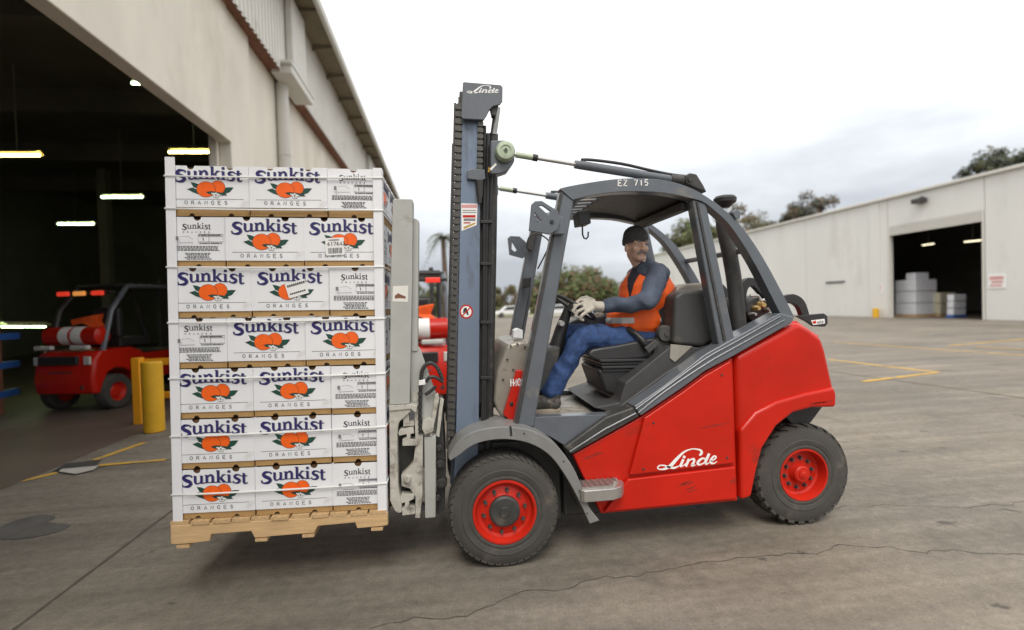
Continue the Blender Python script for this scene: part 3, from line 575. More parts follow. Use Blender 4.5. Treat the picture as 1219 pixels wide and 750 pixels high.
def parked_car(x, y, m_, lab):
    p = PZ(x, y); t = thing('parked_car', (p.x, p.y, 0), lab, 'car', 'cars parked beyond the verge')
    b = MB(); b.prism([(p.x + a, z) for a, z in ((-2.1, .35), (-2.15, .7), (-1.3, .85), (-.7, 1.38), (.9, 1.4), (1.6, .95), (2.1, .85), (2.15, .4))], p.y, p.y + 1.7); bd = b.build('body', m_, t, bevel=0.08)
    b = MB(); b.prism([(p.x + a, z) for a, z in ((-1.1, .9), (-.62, 1.3), (.82, 1.3), (1.3, .92))], p.y - .006, p.y + 1.706); b.build('side_window', 'car_glass', bd)
    for s_ in (-1.3, 1.3):
        for yy in (0.05, 1.45): b = MB(); b.lathe([(0.02, -.012), (.3, -.012), (.33, .03), (.33, .2), (.02, .21)], (p.x + s_, p.y + yy - .06, .33), n=14); b.build('wheel', 'rubber', t)
parked_car(610, 378, 'car_white', 'white car parked far off between mast and cab pillar'); parked_car(668, 377.5, 'car_white', 'white car parked far off below the steering wheel'); parked_car(700, 377, 'car_blue', 'pale blue car parked far off beside the gloved hand')

# ---------------------------------------------------------------- yellow guard rail in the doorway
p = PZ(184, 514); q = PZ(164, 509)
t = thing('guard_rail', (p.x, p.y, 0), 'yellow steel guard rail with a stout post in the warehouse doorway', 'barrier')
zt = PY(182, 432, p.y).z
m = MB(); m.cyl((p.x, p.y, 0), (p.x, p.y, zt + .02), 0.125, n=20); m.build('post', 'yellow_paint', t, bevel=0.02)
m = MB(); m.bx((q.x - .17, q.y + .20, 0), (q.x - .06, q.y + .34, zt + .03)); m.build('post', 'rail_orange', t, bevel=0.01)
for z in (zt - .05, zt - .55): m = MB(); m.bx((q.x - .16, q.y + .345, z - .05), (q.x + 1.7, q.y + .40, z + .05)); m.build('rail', 'rail_orange', t, bevel=0.01)
# rack with blue beams at the left edge
X0 = -7.4; a = PX(18, 450, X0); t = thing('pallet_rack', (X0, a.y, 0), 'pallet rack with blue beams at the dark left edge', 'rack')
for i, yy in enumerate((400, 433, 466, 498)):
    c0 = PX(20, yy, X0); m = MB(); m.bx((X0 - .05, c0.y - 2.6, c0.z - .05), (X0 + .05, c0.y, c0.z + .06)); m.build('beam', 'blue_beam', t)
    m = MB(); m.bx((X0 - .9, c0.y - 2.4, c0.z + .07), (X0 - .1, c0.y - .35, c0.z + .32)); m.build('stored_goods', 'kraft_dark' if i % 2 else 'kraft', t, bevel=.02)
m = MB(); m.bx((X0 - .06, a.y - 0.4, 0), (X0 + .045, a.y - .3, 2.6)); m.build('upright', 'rust', t)
# ================================================================ THE LOAD OF CARTONS
LO = Vector((-1.537, 3.06, 0.432)); LT, LYAW = R(1.1), R(-1.3)
ML = Matrix.Translation(LO) @ Matrix.Rotation(LYAW, 4, 'Z') @ Matrix.Rotation(LT, 4, 'Y')
CA, CB, CH = 0.4285, 0.2925, 0.286          # carton long side, short side, height
O0 = Vector((0, 0, 0)); FN = Vector((0, -1, 0))
def arcp(cx, cy, r, a0, a1, n=10, ry=None):
    return [(cx + r*math.cos(R(a0 + (a1 - a0)*i/n)), cy + (ry or r)*math.sin(R(a0 + (a1 - a0)*i/n))) for i in range(n + 1)]
def glyphs(ch):
    """bold serif letters as strokes (points, widths), x-height 1"""
    T, t = 0.255, 0.10
    def serif(x, y, w=0.56): return ([(x - w/2, y), (x + w/2, y)], 0.10)
    if ch in 'Ss':
        k = 1.0
        P = [(0.88, 0.80, .10), (0.86, 0.93, .12), (0.66, 1.0, .15), (0.40, 0.97, .22), (0.24, 0.78, .23), (0.42, 0.58, .29), (0.68, 0.44, .29), (0.82, 0.22, .23), (0.62, 0.02, .22), (0.36, -.01, .15), (0.14, 0.06, .12), (0.10, 0.26, .10)]
        q = spline(P, 4); return [([(p[0], p[1]) for p in q], [p[2] for p in q])], 0.98
    if ch == 'u': return [([(.26, .96), (.26, .28)], T), ([(.10, .95), (.34, .95)], .10), (([(p[0], p[1]) for p in spline([(.26, .30), (.32, .10), (.52, .02), (.74, .12), (.86, .28)], 4)]), [.25, .24, .23, .22, .21, .20, .19, .18, .16, .14, .12, .11, .10, .10, .10, .10, .10][:17]), ([(.96, .98), (.96, 0)], T), ([(.80, .95), (1.0, .95)], .10), ([(.96, .05), (1.24, .05)], .10)], 1.26
    if ch == 'n': return [([(.28, .98), (.28, 0)], T), ([(.06, .95), (.28, .95)], .10), serif(.28, .05, .62), ([(p[0], p[1]) for p in spline([(.40, .72), (.56, .92), (.76, .95), (.90, .80), (.94, .60)], 4)], [.10, .11, .12, .13, .15, .17, .19, .22, .25, .23, .24, .25, .255, .255, .255, .255, .255]), ([(.94, .62), (.94, 0)], T), serif(.94, .05, .62)], 1.26
    if ch == 'k': return [([(.28, 1.5), (.28, 0)], T), ([(.06, 1.46), (.28, 1.46)], .10), serif(.28, .05, .60), ([(.40, .42), (.88, .95)], .14), ([(.72, .95), (1.08, .95)], .10), ([(.52, .58), (.98, .02)], .26), ([(.78, .05), (1.20, .05)], .10)], 1.20
    if ch == 'i': return [([(.28, .98), (.28, 0)], T), ([(.06, .95), (.28, .95)], .10), serif(.28, .05, .60), ([(.28, 1.22), (.28, 1.50)], .28)], 0.64
    if ch == 't': return [([(.30, 1.28), (.30, .22)], .25), ([(.04, .93), (.66, .93)], .12), ([(p[0], p[1]) for p in spline([(.30, .25), (.36, .04), (.54, 0), (.70, .12)], 4)], [.25, .25, .24, .22, .20, .18, .16, .14, .12, .11, .10, .10, .10])], 0.74
def name_print(mb, cx, zb, width, xh, arc, off=0.0, mi=0):
    """the maker's name, arched"""
    gl = [glyphs(c) for c in 'Sunkist']; sc = [1.36 if i == 0 else 1.0 for i in range(7)]; tot = sum(g[1]*s for g, s in zip(gl, sc)); u = width/tot; x = cx - width/2
    for (st, adv), s in zip(gl, sc):
        t = (x + adv*u*s/2 - cx)/(width/2); dz = -arc*t*t - (0.14*xh if s > 1 else 0)
        for pts, wd in st:
            W = wd if isinstance(wd, (int, float)) else [q*u*s for q in wd[:len(pts)]]
            if isinstance(W, (int, float)): W = W*u*s
            vs_ = 0.98 if s > 1 else 1.0
            mb.ribbon([(x + p[0]*u*s + off, zb + dz + p[1]*xh*s*vs_ - off) for p in pts], W, O0, VX, VZ, FN, mi=mi, step=0.00004)
        x += adv*u*s
def carton_meshes(kb):
    out = {}
    for ty, w in (('L', CA), ('E', CB)):
        h = CH - 0.004; nr = 0.021
        hs = (0.27*w, 0.76*w) if ty == 'L' else (0.5*w,)
        def notched(z0, z1, top, r):
            P = [(0.003, z0)]
            if not top:
                for c in hs: P += [(c + r*math.cos(a), z0 + r*math.sin(a)) for a in [math.pi*(1 - i/8) for i in range(9)]]
            P += [(w - 0.003, z0), (w - 0.003, z1)]
            if top:
                for c in reversed(hs): P += [(c + r*math.cos(a), z1 - r*math.sin(a)) for a in [math.pi*i/8 for i in range(9)]]
            P.append((0.003, z1)); return P
        m = MB(); m.prism(notched(kb, h, True, nr), 0, 0.006); out['sleeve' + ty] = m.mesh('sleeve', 'carton_white', 0)
        m = MB(); m.prism(notched(0.002, kb + 0.004, False, min(nr*0.75, kb*0.6)), 0.0065, 0.012); out['base' + ty] = m.mesh('base', 'kraft', 0)
        m = MB(); b = MB()
        if ty == 'L':
            f = 0.000567; X = lambda x: (x - 77)*f; Z = lambda y: kb + (570 - y)*f*(CH - kb)/0.258
            m2 = MB(); name_print(m2, 0.212, Z(262), 0.362, 0.047, 0.014, 0.0016, 0); out['shadowL'] = m2.mesh('name_shadow', 'grey_ink', 0, fix=False)
            m.k = 30; name_print(m, 0.210, Z(262), 0.362, 0.047, 0.014); out['nameL'] = m.mesh('printed_name', 'navy_ink', 0, fix=False)
            def pf(pts, mi): b.flat([(X(x), Z(y)) for x, y in pts], O0, VX, VZ, FN, mi, 0.0001)
            def grow(pts, k):
                cx = sum(p[0] for p in pts)/len(pts); cy = sum(p[1] for p in pts)/len(pts); return [(cx + (p[0] - cx)*k, cy + (p[1] - cy)*k) for p in pts]
            for lf in ([(283, 302), (320, 308), (352, 322), (346, 366), (308, 352)], [(252, 376), (300, 360), (346, 386), (346, 426), (302, 408)], [(575, 385), (600, 357), (640, 352), (680, 354), (645, 400), (592, 422)]): pf(grow(lf, 1.1), 3); pf(lf, 1)
            R2 = arcp(535, 352, 68, 0, 354, 30, 70); pf(grow(R2, 1.05), 3); pf(R2, 0)
            R1 = arcp(424, 375, 87, 0, 354, 34, 82); pf(grow(R1, 1.04), 3); pf(R1, 0)
            pf([(420, 404), (470, 394), (545, 404), (604, 416), (622, 440), (560, 440), (500, 430), (452, 428)], 3); pf([(428, 407), (470, 399), (545, 408), (600, 420), (614, 437), (560, 435), (500, 425), (454, 424)], 1)
            for k in range(5):
                a = R(90 + 72*k); c = (517 + 19*math.cos(a), 436 - 17*math.sin(a)); pf(arcp(c[0], c[1], 16, 0, 340, 12, 14), 3); pf(arcp(c[0], c[1], 13, 0, 340, 12, 11), 2)
            pf([(470, 412), (505, 414), (500, 428), (478, 424)], 2); pf([(530, 424), (568, 432), (545, 442)], 2); pf(arcp(517, 436, 5, 0, 340, 8), 3)
            out['emblemL'] = b.mesh('fruit_emblem', ['orange_ink', 'leaf_ink', 'white_ink', 'black_ink'], 0, fix=False)
            t = MB(); t.ribbon([(X(140), Z(484)), (X(775), Z(480))], 0.0022, O0, VX, VZ, FN)
            letters(t, 'O R A N G E S'.replace(' ', ''), Vector((X(222), 0, Z(538))), VX, VZ, FN, 0.020, 0.72, 1.05, 0.15); out['textL'] = t.mesh('printed_text', 'black_ink', 0, fix=False)
        else:
            f = 0.000818; X = lambda x: (x - 75)*f; Z = lambda y: kb + (695 - y)*f*(CH - kb)/0.258
            name_print(m, X(248), Z(468), 0.155, 0.0225, 0.004); out['nameE'] = m.mesh('printed_name', 'black_ink', 0, fix=False)
            t = MB(); letters(t, 'ORANGES', Vector((X(160), 0, Z(498))), VX, VZ, FN, 0.009, 0.75, 1.75, 0.2)
            t.ribbon([(X(258), Z(507)), (X(420), Z(507)), (X(420), Z(562)), (X(258), Z(562))], 0.0022, O0, VX, VZ, FN, closed=True); t.ribbon([(X(258), Z(522)), (X(420), Z(522))], 0.0018, O0, VX, VZ, FN); t.ribbon([(X(328), Z(522)), (X(328), Z(562))], 0.0018, O0, VX, VZ, FN)
            letters(t, '1', Vector((X(284), 0, Z(553))), VX, VZ, FN, 0.017, 0.6, 0.3, 0.2)
            rnd = random.Random(2)
            def lines(x0, x1, y0, y1, n, cen=False):
                for i in range(n):
                    yy = y0 + (y1 - y0)*i/(n - 1); x = x0 + (rnd.uniform(0, 25) if cen else 0); xe = x1 - rnd.uniform(0, 30)
                    while x < xe:
                        l = rnd.uniform(9, 22); t.ribbon([(X(x), Z(yy)), (X(min(x + l, xe)), Z(yy))], 0.0042, O0, VX, VZ, FN, step=0.00001); x += l + 4
            lines(105, 415, 594, 622, 4); lines(165, 345, 643, 684, 5, True); lines(262, 415, 514, 514.1, 2); lines(265, 415, 572, 572.1, 2)
            t.ribbon([(X(124), Z(540)), (X(142), Z(540))], 0.022, O0, VX, VZ, FN, mi=1); t.ribbon([(X(150), Z(530)), (X(200), Z(524)), (X(232), Z(545))], 0.002, O0, VX, VZ, FN, mi=1); t.ribbon([(X(150), Z(572)), (X(235), Z(570))], 0.003, O0, VX, VZ, FN, mi=1)
            out['textE'] = t.mesh('printed_text', ['black_ink', 'grey_ink'], 0, fix=False)
    for ty, (w, d) in (('L', (CA, CB)), ('E', (CB, CA))):
        m = MB(); m.bx((0.020, 0.022, 0.004), (w - 0.020, d - 0.008, CH - 0.010)); out['inner' + ty] = m.mesh('tray', 'kraft_dark', 0)  # darker kraft colour puts shade into the hand holes
    return out
CM = {k: carton_meshes(k) for k in (0.037, 0.050)}
ORD = ['first', 'second', 'third', 'fourth', 'fifth', 'sixth', 'seventh']
def carton(row, ty, x, y, kb, lab, group, right=False):
    """row 0 is the top; ty says which side faces the camera"""
    w, d = (CA, CB) if ty == 'L' else (CB, CA); S = CM[kb]; oth = 'E' if ty == 'L' else 'L'
    rj = random.Random(row*17 + int(x*100) + int(y*50))
    M = ML @ Matrix.Translation((x + rj.uniform(-.0015, .0015), y + rj.uniform(-.005, .004), (6 - row)*CH)) @ Matrix.Rotation(R(rj.uniform(-.45, .45)), 4, 'Z') @ Matrix.Rotation(R(rj.uniform(-.22, .22)), 4, 'Y')
    t = bpy.data.objects.new('orange_carton', None); col.objects.link(t); t.matrix_world = M; t.empty_display_size = 0.1; ORG[t.name] = Vector((0, 0, 0)); tag(t, lab, 'carton', group)
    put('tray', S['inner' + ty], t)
    fr = Matrix.Identity(4); rt_ = Matrix.Translation((w, 0, 0)) @ Matrix.Rotation(R(90), 4, 'Z'); bk = Matrix.Translation((w, d, 0)) @ Matrix.Rotation(R(180), 4, 'Z'); lf = Matrix.Translation((0, d, 0)) @ Matrix.Rotation(R(-90), 4, 'Z')
    for mm, k, pr in ((fr, ty, not (y > 0.1)), (rt_, oth, right), (lf, oth, False)):
        s = put('sleeve', S['sleeve' + k], t, mm); put('base', S['base' + k], t, mm)
        if pr:
            put('printed_name', S['name' + k], s); put('printed_text', S['text' + k], s)
            if k == 'L': put('fruit_emblem', S['emblemL'], s); put('name_shadow', S['shadowL'], s)
    return t
rows = ['LLE', 'ELL', 'LLE', 'ELL', 'LLE', 'LLE', 'LLE']
WHERE = {'LLE': ('broad fruit face beside outer corner post', 'broad fruit face in the middle', 'narrow text face beside corner post'), 'ELL': ('narrow text face beside outer corner post', 'broad fruit face in the middle', 'broad fruit face beside inner corner post')}
cart = {}
for r, pat in enumerate(rows):
    x = 0.0; kb = 0.050 if r == 0 else 0.037
    for j, ty in enumerate(pat):
        cart[r, j] = carton(r, ty, x, 0.0, kb, 'carton in the %s row from the top, %s' % (ORD[r], WHERE[pat][j]), 'orange cartons on the pallet', right=(j == 2)); x += (CA if ty == 'L' else CB) + 0.001
    # the cartons behind the corner: only their sides towards the clamp show
    y = (CA if pat[2] == 'E' else CB) + 0.002; xr = 2*CA + CB + 0.002
    for q, ty in enumerate(('E', 'L') if pat[2] == 'E' else ('E', 'E')):
        carton(r, ty, xr - (CA if ty == 'L' else CB), y, kb, 'carton %s round the corner in the %s row, facing the clamp' % (('next', 'last')[q], ORD[r]), 'orange cartons on the pallet', right=True); y += (CB if ty == 'L' else CA) + 0.002
# stuck-on labels
def sticker(ct, x, z, w, h, rot, barcode):
    m = MB(); c, s = math.cos(R(rot)), math.sin(R(rot)); ux = Vector((c, 0, s)); uz = Vector((-s, 0, c)); o = Vector((x, -0.0062, z)); m.flat([(0, 0), (w, 0), (w, h), (0, h)], o, ux, uz, FN)
    st = put('sticker', m.mesh('sticker', 'white_ink', 0, fix=False), ct); t = MB(); o2 = o + FN*0.0008; rnd = random.Random(3)
    if barcode:
        letters(t, '617642', o2 + ux*w*.12 + uz*h*.55, ux, uz, FN, h*.2, .6, .25, .2); xx = .15*w
        while xx < .85*w: b = rnd.uniform(.002, .005); t.ribbon([(xx, h*.1), (xx, h*.42)], b, o2, ux, uz, FN, step=0.00001); xx += b + rnd.uniform(.002, .004)
        t.ribbon([(w*.2, h*.88), (w*.75, h*.88)], .004, o2, ux, uz, FN)
    else:
        for i in range(9): t.ribbon([(w*(.08 + .1*i), h*.8), (w*(.08 + .1*i) + .009, h*.8)], .013, o2, ux, uz, FN, step=0.00001)
        for i in range(8): t.ribbon([(w*(.1 + .1*i), h*.25), (w*(.1 + .1*i) + .009, h*.25)], .009, o2, ux, uz, FN, step=0.00001)
    put('sticker_print', t.mesh('sticker_print', 'black_ink', 0, fix=False), st)
sticker(cart[1, 2], 0.125, 0.065, 0.105, 0.100, 3, True); sticker(cart[2, 1], 0.208, 0.105, 0.115, 0.085, 16, False)

# corner posts
def corner_post(x, sgn, z0, z1, lab):
    m = MB(); wdt = 0.052; th = 0.005
    P = [(x, -0.010), (x + sgn*wdt, -0.010), (x + sgn*wdt, -0.010 + th), (x + sgn*th, -0.010 + th), (x + sgn*th, wdt), (x, wdt)]
    m.rings([[Vector((p[0], p[1], z)) for p in P] for z in (z0, (z0 + z1)/2, z1)]); o = m.build('corner_post', 'post_white', bevel=0.002); o.matrix_world = ML; tag(o, lab, 'corner post', 'white corner posts of the load')
corner_post(-0.012, 1, -0.022, 2.042, 'white angled corner post on the outer edge of the carton stack'); corner_post(1.168, -1, -0.045, 2.004, 'white angled corner post on the carton stack edge facing the clamp')
# plastic bands
ey = (ML.to_3x3() @ VY)
for i, (a, b) in enumerate(((209.5, 212), (248.3, 250.5), (318, 317.5), (384.4, 379), (451, 444.6), (520, 507.7), (589.5, 575))):
    inv = ML.inverted(); za = (inv @ PY(203, a, 3.05)).z; zb = (inv @ PY(452, b, 3.03)).z
    A = Vector((-0.013, -0.0145, za)); B = Vector((1.1695, -0.0145, zb)); C = Vector((1.1695, 1.155, zb)); D = Vector((-0.013, 1.155, za))
    P = [A.lerp(B, k/10) + Vector((0, 0, -0.004*math.sin(math.pi*k/10))) for k in range(11)] + [B.lerp(C, k/3) for k in range(1, 4)] + [D] + [D.lerp(A, .5)]
    m = MB(); m.tube(P, 0.0052, 6, closed=True); o = m.build('packing_band', 'strap'); o.matrix_world = ML
    tag(o, 'thin white plastic band around the carton stack, %s from the top' % ORD[i], 'band', 'plastic bands around the load')

# ---------------------------------------------------------------- pallet
pal = bpy.data.objects.new('wooden_pallet', None); col.objects.link(pal); pal.matrix_world = ML; ORG[pal.name] = Vector((0, 0, 0))
tag(pal, 'pale new timber pallet under the stack of orange cartons', 'pallet')
f = 0.001084; PL = 1.195; x0 = -0.022
def sp(zx, zy): return (x0 + (zx - 45)/1107*PL, -0.022 - (zy - (192 - 42*(zx - 45)/1107))*f)
prof = [sp(*p) for p in ((45, 192), (1152, 150), (1152, 212), (1130, 215), (1120, 217), (1060, 221), (990, 226), (980, 194), (785, 209), (765, 246), (700, 249), (535, 260), (525, 262), (460, 265), (445, 229), (243, 241), (235, 276), (150, 286), (75, 291), (45, 286))]
for yy in (-0.018, 0.535, 1.10):
    m = MB(); m.prism(prof, yy, yy + 0.042); s = put('stringer', m.mesh('stringer', 'pallet_wood', 0), pal); b = s.modifiers.new('b', 'BEVEL'); b.width = 0.003; b.segments = 1
rnd = random.Random(8); m = MB(); m.box((0, 0, 0), (0.0965, 1.165, 0.0195)); bme = m.mesh('deck_board', 'board_wood', 0)
for i in range(11):
    x = x0 + 0.052 + i*0.1085 + rnd.uniform(-.004, .004); o = put('deck_board', bme, pal, Matrix.Translation((x, 0.5625 + rnd.uniform(-.006, .006), -0.0112)) @ Matrix.Rotation(R(rnd.uniform(-.4, .4)), 4, 'Z'))
for zx in (75, 465, 705, 1065):
    a = sp(zx, {75: 291, 465: 265, 705: 249, 1065: 221}[zx]); m = MB(); m.bx((a[0], -0.022, a[1] - 0.0205), (a[0] + 0.066, 1.145, a[1] - 0.0045)); put('bottom_board', m.mesh('bottom_board', 'board_wood', 0), pal)
# ================================================================ THE FORKLIFT
YC = 3.63
fwc = PZ(603, 676); rwc = PZ(957, 625)
FK = thing('forklift', (fwc.x + 1.0, YC, 0), 'large red forklift carrying the orange cartons, driver at the wheel', 'forklift')
def part(name, px, Y, y0, y1, m, parent=None, bevel=0.006, holes=(), both=False, seg=2, label=None):
    P = XZ(px, Y); H_ = [XZ(h, Y) for h in holes]; o = None
    for k in ((0, 1) if both else (0,)):
        a, b = (y0, y1) if k == 0 else (2*YC - y1, 2*YC - y0)
        q = MB(); q.prism(P, a, b, H_); o = q.build(name, m, parent or FK, bevel=bevel, seg=seg) if k == 0 or both else o
    return o
def pbox(name, lo, hi, m, parent=None, bevel=0.006): q = MB(); q.bx(lo, hi); return q.build(name, m, parent or FK, bevel=bevel)
def pcyl(name, a, b, r, m, parent=None, n=18, r1=None, bevel=0.0): q = MB(); q.cyl(a, b, r, r1, n); return q.build(name, m, parent or FK, bevel=bevel)
def mirY(v): return Vector((v[0], 2*YC - v[1], v[2]))

# wheels ---------------------------------------------------------
def tyre_mesh(r, rr, w, lugs, chunky):
    m = MB(); e = 0.012 if chunky else 0.004; rt_ = r - e
    prof = [(rr - .012, .030), (rr, .010), (rr + .012, .004), (rr + .03, .008), (rr + .034, .004), (rr + .062, -.001), (rr + .068, .003), (rt_ - .045, .004), (rt_ - .015, .018), (rt_ - .002, .040), (rt_, .06)]
    prof = prof + [(a, w - b) for a, b in reversed(prof)]; m.lathe(prof, (0, 0, 0), 'y', 72, cap=False)
    for i in range(lugs):
        for s in (0, 1):
            a = 2*math.pi*(i + 0.5*s)/lugs; da = math.pi/lugs*(0.62 if chunky else 0.84)
            y0, y1 = (0.016, w*0.56) if s == 0 else (w*0.44, w - 0.016)
            def pt(rad, ang, y): return Vector((rad*math.cos(ang), y, rad*math.sin(ang)))
            sk = 0.10 if chunky else 0.03; vs_ = []
            ye, yi = (y0, y1) if s == 0 else (y1, y0)
            for rad, yy, off in ((rt_ - .03, ye, 0), (r - .012, ye, 0), (r, ye + (.02 if s == 0 else -.02), 0.1), (r, yi, sk), (rt_ - .01, yi, sk)):
                vs_ += [pt(rad, a - da + off, yy), pt(rad, a + da*0.9 + off, yy)]
            m.add(vs_, [(0, 1, 3, 2), (2, 3, 5, 4), (4, 5, 7, 6), (6, 7, 9, 8), (8, 9, 1, 0), (0, 2, 4, 6, 8), (9, 7, 5, 3, 1)])
    return m.mesh('tyre', 'rubber', 30, fix=False)
def rim_mesh(rr, front):
    m = MB()
    if front: m.lathe([(.02, .11), (rr + .002, .11), (rr + .002, .012), (rr - .002, .004), (rr - .014, .004), (rr - .020, .016), (rr - .030, .042), (rr - .048, .050), (rr - .060, .044), (.11, .040), (.10, .034), (.02, .034)], (0, 0, 0), 'y', 56)
    else: m.lathe([(.02, .13), (rr + .002, .13), (rr + .002, .012), (rr - .002, .004), (rr - .012, .005), (rr - .018, .020), (rr - .026, .072), (rr - .040, .080), (.075, .072), (.062, .050), (.058, .026), (.048, .018), (.02, .018)], (0, 0, 0), 'y', 56)
    return m.mesh('rim', 'red_rim', 30)
def wheel(pos, r, rr, w, front, far, tm, rm):
    e = sub('wheel', FK); e.location = Vector(pos) - ORG[FK.name]
    if far: e.rotation_euler = (0, 0, math.pi)
    ORG[e.name] = Vector((0, 0, 0)); put('tyre', tm, e); put('rim', rm, e)
    q = MB()
    if front: q.lathe([(.002, .004), (.030, .004), (.034, .010), (.082, .012), (.094, .020), (.096, .036), (.002, .036)], (0, 0, 0), 'y', 36); hub = 'dark_steel'
    else: q.lathe([(.002, .002), (.016, .003), (.020, .008), (.030, .010), (.034, .019), (.002, .019)], (0, 0, 0), 'y', 24); hub = 'red_rim'
    o = put('hub', q.mesh('hub', hub, 30), e)
    q = MB(); q.lathe([(.001, -.020), (.009, -.020), (.011, -.016), (.011, .0), (.016, .002), (.016, .008), (.001, .008)], (0, 0, 0), 'y', 6 if not front else 8); bm_ = q.mesh('wheel_nut', 'dark_steel', 30)
    br = .127 if front else .104
    for i in range(10):
        a = 2*math.pi*(i + .25)/10; put('wheel_nut', bm_, e, Matrix.Translation((br*math.cos(a), .042 if front else .072, br*math.sin(a))))
    return e
RF, RR = 0.340, 0.355
t1, r1 = tyre_mesh(RF, .196, .25, 44, False), rim_mesh(.196, True); t2, r2 = tyre_mesh(RR, .182, .23, 27, True), rim_mesh(.182, False)
WFX, WRX = fwc.x, rwc.x
wheel((WFX, fwc.y - .01, RF), RF, .196, .25, True, False, t1, r1); wheel((WFX, 2*YC - fwc.y + .01, RF), RF, .196, .25, True, True, t1, r1)
wheel((WRX, rwc.y - .02, RR), RR, .182, .23, False, False, t2, r2); wheel((WRX, 2*YC - rwc.y + .02, RR), RR, .182, .23, False, True, t2, r2)
pcyl('axle', (WFX, 3.2, RF), (WFX, 4.06, RF), .085, 'dark_steel'); pcyl('axle', (WRX, 3.35, RR), (WRX, 3.91, RR), .07, 'dark_steel')
pbox('axle_beam', (WRX - .12, 3.42, .28), (WRX + .12, 3.84, .52), 'dark_steel')  # rear axle as a dark box, also there to darken the underside

# chassis and red bodywork ---------------------------------------
part('chassis', [(640, 516), (705, 510), (745, 486), (800, 446), (850, 415), (880, 408), (935, 384), (975, 405), (978, 440), (960, 490), (915, 500), (890, 585), (720, 598), (690, 570), (672, 535)], 3.12, 3.215, 2*YC - 3.215, 'grey_plastic', bevel=.01)
part('body_side', [(682, 541.5), (763, 496.5), (813, 463), (840, 443), (873, 425), (877.5, 553), (879, 597), (716, 612.5), (705, 590)], 3.10, 3.105, 3.21, 'red_paint', both=True, bevel=.012)
dp = part('side_panel', [(768, 498), (813, 467.5), (840, 447.5), (871, 429.5), (875.5, 552), (750, 566.5), (757, 540)], 3.07, 3.078, 3.104, 'red_paint', bevel=.008, both=True, seg=3)
part('lower_panel', [(748, 571), (876, 556), (877.5, 594.5), (719, 610.5), (733, 592)], 3.07, 3.074, 3.104, 'red_paint', bevel=.010, both=True, seg=3)
for a, b in ((778, 503.5), (766, 558.5), (865.5, 545), (859.5, 446.5), (870, 573)):
    p = PY(a, b, 3.078); q = MB(); q.lathe([(.001, -.005), (.006, -.005), (.008, -.001), (.008, .006)], p, 'y', 10); q.build('panel_screw', 'dark_steel', FK)
cwp = [(875.5, 424), (910, 405), (945, 386), (952, 383), (966, 391), (980, 402), (985, 417), (990, 440), (995, 462), (996, 474), (994.5, 486), (968, 486), (945, 492), (925, 508), (908, 535), (901, 563), (895, 593), (881.5, 597.5)]
part('counterweight', cwp, 3.09, 3.095, 2*YC - 3.095, 'red_paint', bevel=.055, seg=6)
part('wheel_arch', [(881, 512), (900, 491), (925, 478), (960, 468), (994, 461), (996.5, 470), (996, 485), (968, 485.5), (945, 491.5), (925, 507.5), (908, 534.5), (901, 562), (895, 592), (882.5, 596)], 3.07, 3.070, 3.15, 'red_paint', bevel=.022, seg=4, both=True)
part('tow_block', [(940, 492), (993, 487), (978, 507), (960, 515)], 3.12, 3.22, 2*YC - 3.22, 'black_plastic')
part('tail_strip', [(983, 412), (987, 418), (991.5, 440), (989.5, 440)], 3.06, 3.30, 3.42, 'black_plastic', bevel=.002)
part('engine_lid', [(878, 422), (945, 385.5), (953, 381.5), (982, 401), (976, 403), (950, 387.5), (882, 425)], 3.12, 3.16, 2*YC - 3.16, 'red_paint', bevel=.012)

pbox('underbody_shade_block', (WFX + .42, 3.26, .17), (WRX - .42, 2*YC - 3.26, .46), 'dark_steel', bevel=.02)  # solid block added to keep light out and deepen the shade underneath
pbox('front_axle_box', (WFX - .16, 3.28, .14), (WFX + .419, 2*YC - 3.28, .70), 'dark_steel', bevel=.02)  # box round the front axle, added to darken the space below the body
# front mudguard
outer = [(533.5, 545), (541, 531), (553, 519), (570, 512), (590, 508.5), (610, 508.5), (632, 512), (652, 522), (668, 536), (682, 556), (692, 578), (701, 603), (714, 620)]
inner = [(702, 624), (693, 604), (682, 582), (670, 562), (657, 545), (643, 534), (627, 527), (608, 523.5), (590, 523.5), (573, 526.5), (560, 532), (548, 541), (536, 549)]
part('mudguard', spline(outer, 3) + spline(inner, 3), 2.99, 2.99, 3.31, 'guard_grey', bevel=.006, both=True)
part('mudguard_seam', [(606.5, 508), (609, 508), (610, 519), (607.5, 519)], 2.985, 2.9865, 3.0, 'black_plastic', bevel=0)
for a, b in ((624, 516), (671, 549), (690, 584), (699, 611)): p = PY(a, b, 2.99); q = MB(); q.lathe([(.001, -.004), (.005, -.004), (.006, .002)], p, 'y', 8); q.build('rivet', 'dark_steel', FK)
part('inner_arch', [(612, 505), (650, 506), (690, 548), (708, 600), (700, 612), (676, 560), (640, 528), (612, 520)], 3.3, 3.29, 3.36, 'dark_steel')

# step: a grated shelf beside the red panel
s0, s1 = PY(690, 575, 2.99), PY(746.5, 574.5, 2.99); sz = PY(720, 578, 2.985).z; st = sub('step', FK)
q = MB(); e = s1.x; P = [(s0.x, 3.10), (s0.x, 2.975), (s0.x + .02, 2.955), (e - .10, 2.955), (e - .04, 2.985), (e, 3.05), (e, 3.10)]
q.rings([[Vector((a, b, z)) for a, b in P] for z in (sz - .085, sz - .012)]); q.build('step_tray', 'bare_metal', st, bevel=.006)
for i in range(7): yy = 2.972 + i*.019; q = MB(); q.bx((s0.x + .01, yy, sz - .011), (e - .035 - max(0, (5 - i))*.012, yy + .007, sz + .004)); q.build('grate_bar', 'bare_metal', st)
for i in range(7): xx = s0.x + .03 + i*.036; q = MB(); q.bx((xx, 2.966 + max(0, i - 4)*.018, sz + .0045), (xx + .006, 3.098, sz + .009)); q.build('grate_bar', 'bare_metal', st)

